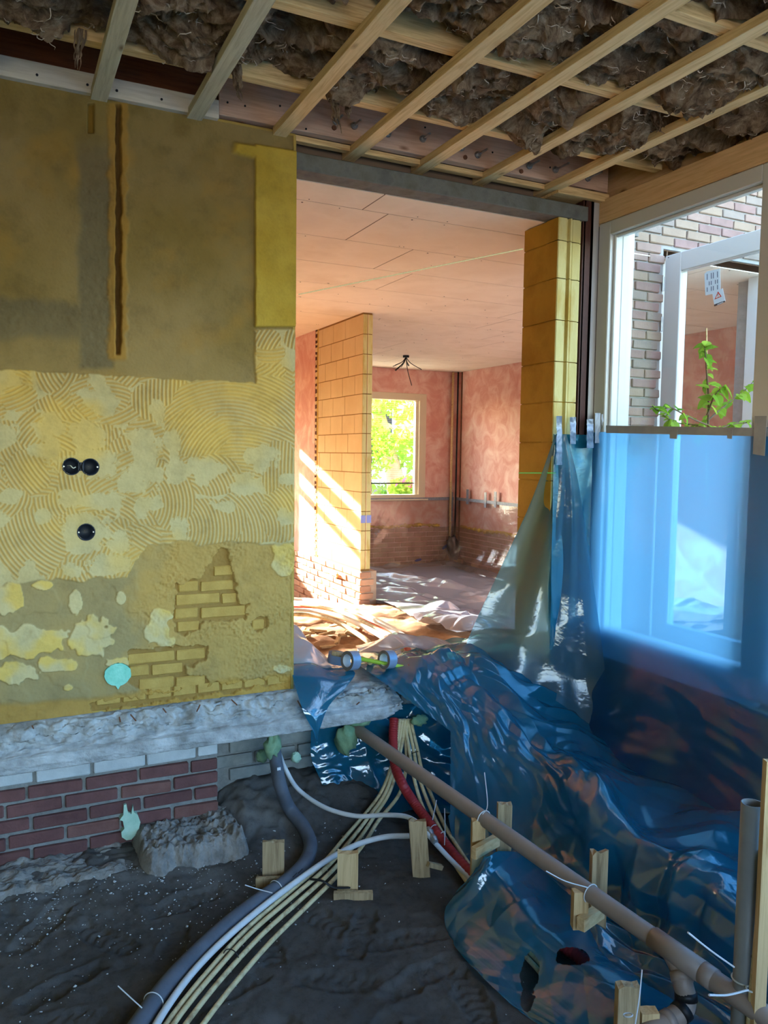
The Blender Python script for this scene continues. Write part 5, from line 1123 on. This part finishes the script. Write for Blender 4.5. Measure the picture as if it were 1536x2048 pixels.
right_b = [(812, 1438, 'y', 3.36), (822, 1490, 'y', 3.28), (832, 1545, 'y', 3.16), (848, 1600, 'z', -1.58), (872, 1655, 'z', -1.63), (905, 1710, 'z', -1.665), (960, 1790, 'z', -1.672), (1030, 1880, 'z', -1.675), (1100, 1960, 'z', -1.675), (1160, 2060, 'z', -1.675)]
for k, dx in enumerate((-7, 4, 14)):
    ins([(p[0]+dx*(.6+.5*min(1, i/3)), p[1]-(4*k if i > 2 else 0), p[2], p[3]) for i, p in enumerate(right_b)], .0085, M_creamt, 'cream_conduit', '%s cream conduit of the bundle running under the torn film, counted from its left side' % ORD[k], 'conduit', 10)
rp = spline(path([(788, 1438, 'y', 3.37), (786, 1480, 'y', 3.31), (790, 1530, 'y', 3.2), (806, 1570, 'y', 3.08), (828, 1605, 'z', -1.58), (858, 1645, 'z', -1.62), (890, 1688, 'z', -1.65), (930, 1735, 'z', -1.66), (1000, 1800, 'z', -1.66), (1080, 1860, 'z', -1.66), (1150, 1908, 'z', -1.655), (1210, 1950, 'z', -1.66)]), 26)
MBr = MB().tube(rp, [.0215+.0022*math.sin(i*2.1) for i in range(len(rp))], 14); tag(MBr.build('corrugated_hose', M_redh, None, True), 'red corrugated hose dropping from the slab under the torn film', 'hose')
# ties
def tie(label, c, nrm, r, tail, mat=M_tie, rr=.0018):
    c = np.array(c); nrm = np.array(nrm, float); nrm /= np.linalg.norm(nrm); a = np.cross(nrm, [0, 0, 1.]); a /= np.linalg.norm(a); b = np.cross(nrm, a)
    mb = MB(); mb.tube([c+r*(a*math.cos(t)+b*math.sin(t)) for t in np.linspace(0, 2*math.pi, 26)], rr, 6, False)
    if tail is not None: mb.tube(spline([np.array(t) for t in tail], 5), rr, 6)
    tag(mb.build('zip_tie', mat), label, 'zip tie')
def pdir(a, b): return np.array(b)-np.array(a)
cg = onZ(552, 1778, -1.66); dg = onZ(520, 1800, -1.66)-onZ(570, 1765, -1.66)
tie('white zip tie on the grey pipe in front of the left stake', cg, dg, .032, [onZ(545, 1786, -1.635), onZ(515, 1778, -1.62), onZ(490, 1770, -1.60)])
cg = onZ(307, 2005, -1.66); dg = onZ(290, 2030, -1.66)-onZ(330, 1975, -1.66)
tie('white zip tie on the grey pipe at the bottom of the picture', cg, dg, .032, [onZ(284, 2016, -1.62), onZ(262, 1996, -1.6), onZ(236, 1972, -1.58)])
cb = onZ(462, 1916, -1.672); tie('black tie around the cream conduits on the open sand', cb, onZ(430, 1940, -1.67)-onZ(505, 1862, -1.67), .030, None, M_tieb)
cb = onZ(738, 1636, -1.655); tie('black tie around the cream conduits above the stakes', cb, onZ(706, 1678, -1.67)-onZ(772, 1585, -1.6), .026, None, M_tieb)
cb = onY(828, 1505, 3.25); tie('black tie around the cream conduits below the slab', cb, (0.1, -.4, -.9), .020, None, M_tieb)
def pipe_at(px, py): c = onZ(px, py, -1.40); return A+dAB*((c-A)@dAB)
p = pipe_at(977, 1642); tie('white zip tie with upright tail on the drain pipe at the front stake', p, dAB, .031, [p+[-.02, -.02, .03], onY(975, 1610, p[1]-.03), onY(969, 1545, p[1]-.03)])
p = pipe_at(1180, 1778); tie('white zip tie with slanting tail on the drain pipe at the second stake', p, dAB, .031, [p+[-.02, -.01, .03], onY(1130, 1762, p[1]-.0), onY(1092, 1742, p[1]+.02)])
tie('white zip tie tail on the cream conduit in the middle', onZ(884, 1672, -1.64), (.3, -1, -.2), .020, [onZ(889, 1690, -1.63), onZ(890, 1650, -1.60), onZ(889, 1617, -1.56)])
tie('white zip tie tail beside the red hose', onZ(866, 1660, -1.63), (.3, -1, -.2), .024, [onZ(865, 1640, -1.60), onZ(873, 1600, -1.54)])
tie('white zip tie with long slanting tail on the upright pipe', (vt[0], vt[1], -1.40), (0, .02, 1), .0305, [onY(1468, 1934, 1.385), onY(1420, 1900, 1.38), onY(1376, 1865, 1.37)], M_tie, .0025)
tie('white zip tie with level tail on the cream conduit at the right edge', onY(1502, 1978, 1.36), (0, .02, 1), .012, [onY(1496, 1980, 1.35), onY(1455, 1990, 1.34), onY(1418, 1990, 1.33)], M_tie, .0028)
tie('black tie on the cream conduit at the right edge', onY(1513, 1915, 1.36), (.05, .02, 1), .0115, None, M_tieb)

# ------------------------------------------------------------------ stakes
M_stk = wood('stake_wood', lin(206, 176, 130), lin(172, 138, 92), 'z', 4); M_stkd = wood('stake_wood_dirty', lin(176, 152, 116), lin(120, 98, 70), 'z', 4)
def stake(c, w_, d_, z0, z1, rot, mat, parent, name='post', lean=(0, 0), seed=0, jag=.006):
    r_ = np.random.RandomState(seed); n_ = 5; vs = []; fs = []; ca, sa = math.cos(rot), math.sin(rot)
    top = [[(z1+r_.uniform(-jag, jag)) for _ in range(n_)] for _ in range(2)]
    for j in range(2):
        for i in range(n_):
            u = -w_/2+w_*i/(n_-1); v = (-.5+j)*d_
            for z in (z0, top[j][i]):
                t = (z-z0); vs.append((c[0]+u*ca-v*sa+lean[0]*t, c[1]+u*sa+v*ca+lean[1]*t, z))
    ix = lambda j, i, k: (j*n_+i)*2+k
    for i in range(n_-1):
        fs += [(ix(0, i, 0), ix(0, i+1, 0), ix(0, i+1, 1), ix(0, i, 1)), (ix(1, i+1, 0), ix(1, i, 0), ix(1, i, 1), ix(1, i+1, 1)), (ix(0, i, 1), ix(0, i+1, 1), ix(1, i+1, 1), ix(1, i, 1)), (ix(0, i+1, 0), ix(0, i, 0), ix(1, i, 0), ix(1, i+1, 0))]
    fs += [(ix(1, 0, 0), ix(0, 0, 0), ix(0, 0, 1), ix(1, 0, 1)), (ix(0, n_-1, 0), ix(1, n_-1, 0), ix(1, n_-1, 1), ix(0, n_-1, 1))]
    o = MB().add(vs, fs).build(name, mat, parent); return o
def board(c, L, d_, h, rot, mat, parent, tilt=0, name='cross_piece', seed=0):
    m_ = MB(); m_.box((-L/2, -d_/2, -h/2), (L/2, d_/2, h/2), .0015, .001, np.random.RandomState(seed)); o = m_.build(name, mat, parent, loc=c); o.rotation_euler = (0, tilt, rot); return o
RT = -.40
def stk_thing(label, c): return thing('stake', label, 'stake', (c[0], c[1], -1.7), 'wooden stakes in the sand')
M_stk_h = wood('cross_wood', lin(206, 176, 130), lin(176, 142, 96), 'x', 4)
c = onZ(547, 1752, -1.68); t = stk_thing('short grey wooden stake behind the grey pipe', c); stake(c, .085, .022, -1.75, -1.535, RT, M_stkd, t, seed=1); stake(c+[.006, .022, 0], .085, .018, -1.75, -1.545, RT, M_stkd, t, seed=2); board(c+[-.02, -.05, .0], .13, .022, .05, RT, M_stkd, t)
c = onZ(695, 1778, -1.685); t = stk_thing('short wooden stake carrying the cream conduits', c); stake(c, .080, .036, -1.75, -1.535, RT, M_stk, t, seed=3); board(c+[-.0, -.055, .0], .15, .025, .035, RT, M_stkd, t)
mb = MB(); pp = spline([onZ(620, 1758, -1.635), onZ(645, 1762, -1.63), onZ(668, 1775, -1.655), onZ(700, 1775, -1.67)], 5); mb.tube(pp, .0045, 6); mb.build('strap', M_tieb, t)
c = onZ(845, 1748, -1.69); t = stk_thing('leaning wooden stake in front of the red hose', c); stake(c, .070, .036, -1.75, -1.475, RT, M_stkd, t, lean=(-.05, .10), seed=4); board(c+[.04, -.03, .04], .07, .02, .02, RT+.4, M_stkd, t, .4)
p = pipe_at(985, 1650); t = stk_thing('pair of pale stakes with a cross piece carrying the drain pipe, nearest the slab', p)
cf = onZ(957, 1640, -1.385); stake((cf[0], cf[1]), .050, .028, -1.75, -1.385, RT, M_stk, t, seed=5); stake((cf[0]+.012, cf[1]+.026), .046, .02, -1.75, -1.39, RT, M_stk, t, seed=15)
ce = onZ(1008, 1625, -1.375); stake((ce[0]+.03, ce[1]+.04), .056, .028, -1.75, -1.36, RT, M_stkd, t, seed=6)
board(onZ(968, 1690, -1.475)+[.0, -.012, 0], .15, .024, .045, RT+.75, M_stk_h, t)
p = pipe_at(1170, 1778); t = stk_thing('stained stake with block and cross piece carrying the drain pipe, second from the slab', p)
cf = onZ(1188, 1712, -1.36); stake((cf[0]+.04, cf[1]+.02), .055, .032, -1.75, -1.36, RT, M_stkd, t, seed=7, jag=.012)
cb2 = onZ(1158, 1770, -1.405); stake((cb2[0]-.012, cb2[1]-.02), .048, .034, -1.535, -1.41, RT, M_stk, t, 'block', seed=8, jag=.001)
board(onZ(1172, 1838, -1.50)+[.02, 0, 0], .12, .03, .042, RT+.7, M_stk_h, t)
c = onZ(1256, 1966, -1.455); t = stk_thing('weathered stake in the blue film at the bottom right', c); stake((c[0], c[1]), .062, .03, -1.75, -1.455, RT, M_stkd, t, seed=9, jag=.008)
tie('white zip tie hanging on the bottom right stake', onZ(1256, 2030, -1.5), (0, .3, 1), .012, [onZ(1258, 2048, -1.5)+[0, -.02, 0], onZ(1268, 1985, -1.46)+[0, -.02, 0], onZ(1284, 1940, -1.43)])
c = onZ(1297, 2030, -1.56); t = stk_thing('small wooden block under the pipe bend at the bottom right', c); stake((c[0], c[1]), .05, .035, -1.75, -1.545, RT, M_stk, t, seed=10, jag=.001)
cw = onY(1541, 1520, 1.34); t = stk_thing('wooden lath at the right edge of the picture', cw); stake((cw[0], cw[1]), .03, .02, -1.75, cw[2], RT, M_stk, t, seed=11, jag=.001)

# ------------------------------------------------------------------ tape rolls on a stick
M_tapeside = pm('tape_side', [lin(96, 92, 90), lin(120, 114, 110)], 60, .7, .2, 200); M_tapeout = pm('tape_outer', [lin(122, 138, 164), lin(140, 156, 182)], 12, .3, .1, 60, metal=.2); M_core = pm('card_core', [lin(206, 206, 204), lin(186, 190, 196)], 40, .7, 0)
S0 = onY(664, 1306, 3.52); S1 = onY(828, 1339, 3.40); sd = (S1-S0)/np.linalg.norm(S1-S0)
stf = thing('brush_handle', 'green and wooden stick pushed through the tape rolls', 'stick', tuple((S0+S1)/2))
MB().tube([S0, S0+sd*.07], .012, 14).build('wooden_end', M_stkd, stf, True); MB().tube([S0+sd*.07, S1], .0105, 14).build('green_shaft', pm('green_shaft', [lin(146, 182, 50), lin(160, 196, 66)], 10, .5, 0), stf, True)
MB().tube([S1-sd*.035, S1+sd*.035], .021, 12).build('black_cap', M_tieb, stf)
def roll(c, ax, R_, r_, w_, label):
    ax = np.array(ax, float); ax /= np.linalg.norm(ax); u = np.cross(ax, [0, 0, 1.]); 
    if np.linalg.norm(u) < .1: u = np.cross(ax, [1., 0, 0])
    u /= np.linalg.norm(u); v = np.cross(ax, u); c = np.array(c); n_ = 40
    t = thing('tape_roll', label, 'tape roll', tuple(c), 'grey tape rolls')
    def rings(rs):
        vs = []; fs = []
        for (q, s) in rs:
            for k in range(n_): a = 2*math.pi*k/n_; vs.append(c+ax*s+q*(u*math.cos(a)+v*math.sin(a)))
        for i in range(len(rs)-1):
            for k in range(n_): fs.append((i*n_+k, i*n_+(k+1) % n_, (i+1)*n_+(k+1) % n_, (i+1)*n_+k))
        return MB().add(vs, fs)
    rings([(R_, -w_/2), (R_, w_/2)]).build('outer_face', M_tapeout, t, True); rings([(r_, -w_/2), (R_, -w_/2)]).build('side_face', M_tapeside, t); rings([(R_, w_/2), (r_, w_/2)]).build('side_face', M_tapeside, t); rings([(r_, w_/2), (r_, -w_/2)]).build('card_core', M_core, t, True)
roll(onY(702, 1321, 3.44), (.9, .28, -.12), .047, .031, .05, 'front grey tape roll on the stick with its card core showing')
roll(onY(775, 1319, 3.43), (.9, .25, -.1), .046, .031, .05, 'grey tape roll on the stick next to the black cap')
roll(onY(676, 1316, 3.62), (.15, -.1, 1), .052, .034, .048, 'dark tape roll lying flat behind the others')

# ------------------------------------------------------------------ things in the big room
def onF(x, y, dz=.02):
    z = -1.3
    for _ in range(12): p = onZ(x, y, z); z = float(rfloor(np.array(p[0]), np.array(p[1])))+dz
    return onZ(x, y, z)
M_wh = pm('white_hose', [lin(226, 222, 216)], 5, .5, 0); M_or = pm('orange_hose', [lin(214, 78, 40)], 5, .5, 0); M_bl = pm('blue_hose', [lin(70, 84, 170)], 5, .5, 0)
base = [(585, 1198), (640, 1203), (700, 1218), (755, 1243), (800, 1268), (826, 1292), (832, 1312)]
for k, (dy, dx, mat, r, lb) in enumerate([(0, 0, M_wh, .022, 'uppermost white hose of the sunlit bundle'), (7, -4, M_wh, .02, 'second white hose of the sunlit bundle'), (15, -6, M_or, .02, 'orange hose in the sunlit bundle'), (12, -14, M_creamt, .016, 'cream conduit in the sunlit bundle'), (22, -18, M_wh, .018, 'lowest white hose of the sunlit bundle'), (30, -46, M_creamt, .016, 'short cream conduit in front of the sunlit bundle')]):
    pts = [onF(x+dx*(i/3.), y+dy*(1-.1*i), .03+.012*k) for i, (x, y) in enumerate(base)]
    tag(MB().tube(spline(pts, 8), r, 10).build('bundled_hose', mat, None, True), lb, 'hose', 'sunlit hose bundle')
rg = np.random.RandomState(31)
for k in range(14):
    x = rg.uniform(600, 800); y = rg.uniform(1250, 1295); p = onF(x, y, .01); d = rg.normal(0, .1, 3); d[2] = abs(d[2])*.1
    mb = MB(); mb.box((-.05-.08*rg.rand(), -.015, -.008), (.05, .015, .008), .003, .003, rg); o = mb.build('wood_scrap', M_stk, None, loc=p); o.rotation_euler = (rg.uniform(-.3, .3), rg.uniform(-.3, .3), rg.uniform(0, 3.1)); tag(o, 'small wood scrap in the sunlit sand behind the threshold', 'wood scrap', 'wood scraps')
o = MB().tube(spline([onF(775, 1130), onF(800, 1126), onF(835, 1120, .08), onX(868, 1108, 6.0), onX(903, 1085, 6.12)], 8), .022, 10).build('blue_hose', M_bl, None, True); tag(o, 'blue hose lying along the far wall towards the corner', 'hose')
for k, (x, r, mat, lb) in enumerate([(912, .018, M_wood_y, 'pale pipe in the far corner'), (920, .012, M_dark, 'dark pipe in the far corner'), (926, .012, M_rust, 'thin brown pipe in the far corner')]):
    a = onY(x, 746, FY-.10); MB_ = MB().tube([(a[0]-.03, FY-.07-.03*k, ZC-.002), (a[0]-.035, FY-.07-.03*k, -1.4)], r, 10); tag(MB_.build('corner_pipe', mat, None, True), lb, 'pipe')
tag(blob((6.12, FY-.2, -1.42), .14, 3, .3, 3, 14, 18, (.7, .7, 1.3)).build('wrapped_bundle', plastic('black_wrap', (.05, .05, .06), (.1, .1, .12), .9, .12, 1.7, 30, .8), None, True), 'dark shiny film wrapped around the pipe foot in the far corner', 'wrapped pipe')
mb = MB(); mb.box((-.13, -.05, -.04), (.13, .05, .04), .004); o = mb.build('wood_block', M_stk, None, loc=onF(908, 1124, .05)); o.rotation_euler = (0, 0, -.9); tag(o, 'wooden block on the floor in the far corner', 'wood block')
cl_ = onZ(812, 711, ZC); lw = thing('ceiling_wires', 'bunch of loose wires hanging from a ceiling box', 'wires', tuple(cl_)); MB().tube([cl_+[0, 0, .004], cl_-[0, 0, .025]], .04, 14).build('ceiling_box', M_dark, lw)
rg = np.random.RandomState(8)
for k in range(11):
    a = rg.uniform(0, 6.28); L = rg.uniform(.1, .2) if k else .42; s = rg.uniform(.6, 1.1) if k else .15; d = np.array([math.cos(a)*s, math.sin(a)*s, -1.0]); MB().tube(spline([cl_-[0, 0, .02], cl_+d*L*.4-[0, 0, .02], cl_+d*L*np.array([1.3, 1.3, .9])], 4), .005, 5).build('wire', M_tieb, lw)
tag(MB().tube([onF(655, 1200, 0), onX(675, 1150, 2.88)], .014, 8).build('leaning_stick', M_stk), 'thin stick leaning against the brick foot of the partition', 'stick')
# laser level lines
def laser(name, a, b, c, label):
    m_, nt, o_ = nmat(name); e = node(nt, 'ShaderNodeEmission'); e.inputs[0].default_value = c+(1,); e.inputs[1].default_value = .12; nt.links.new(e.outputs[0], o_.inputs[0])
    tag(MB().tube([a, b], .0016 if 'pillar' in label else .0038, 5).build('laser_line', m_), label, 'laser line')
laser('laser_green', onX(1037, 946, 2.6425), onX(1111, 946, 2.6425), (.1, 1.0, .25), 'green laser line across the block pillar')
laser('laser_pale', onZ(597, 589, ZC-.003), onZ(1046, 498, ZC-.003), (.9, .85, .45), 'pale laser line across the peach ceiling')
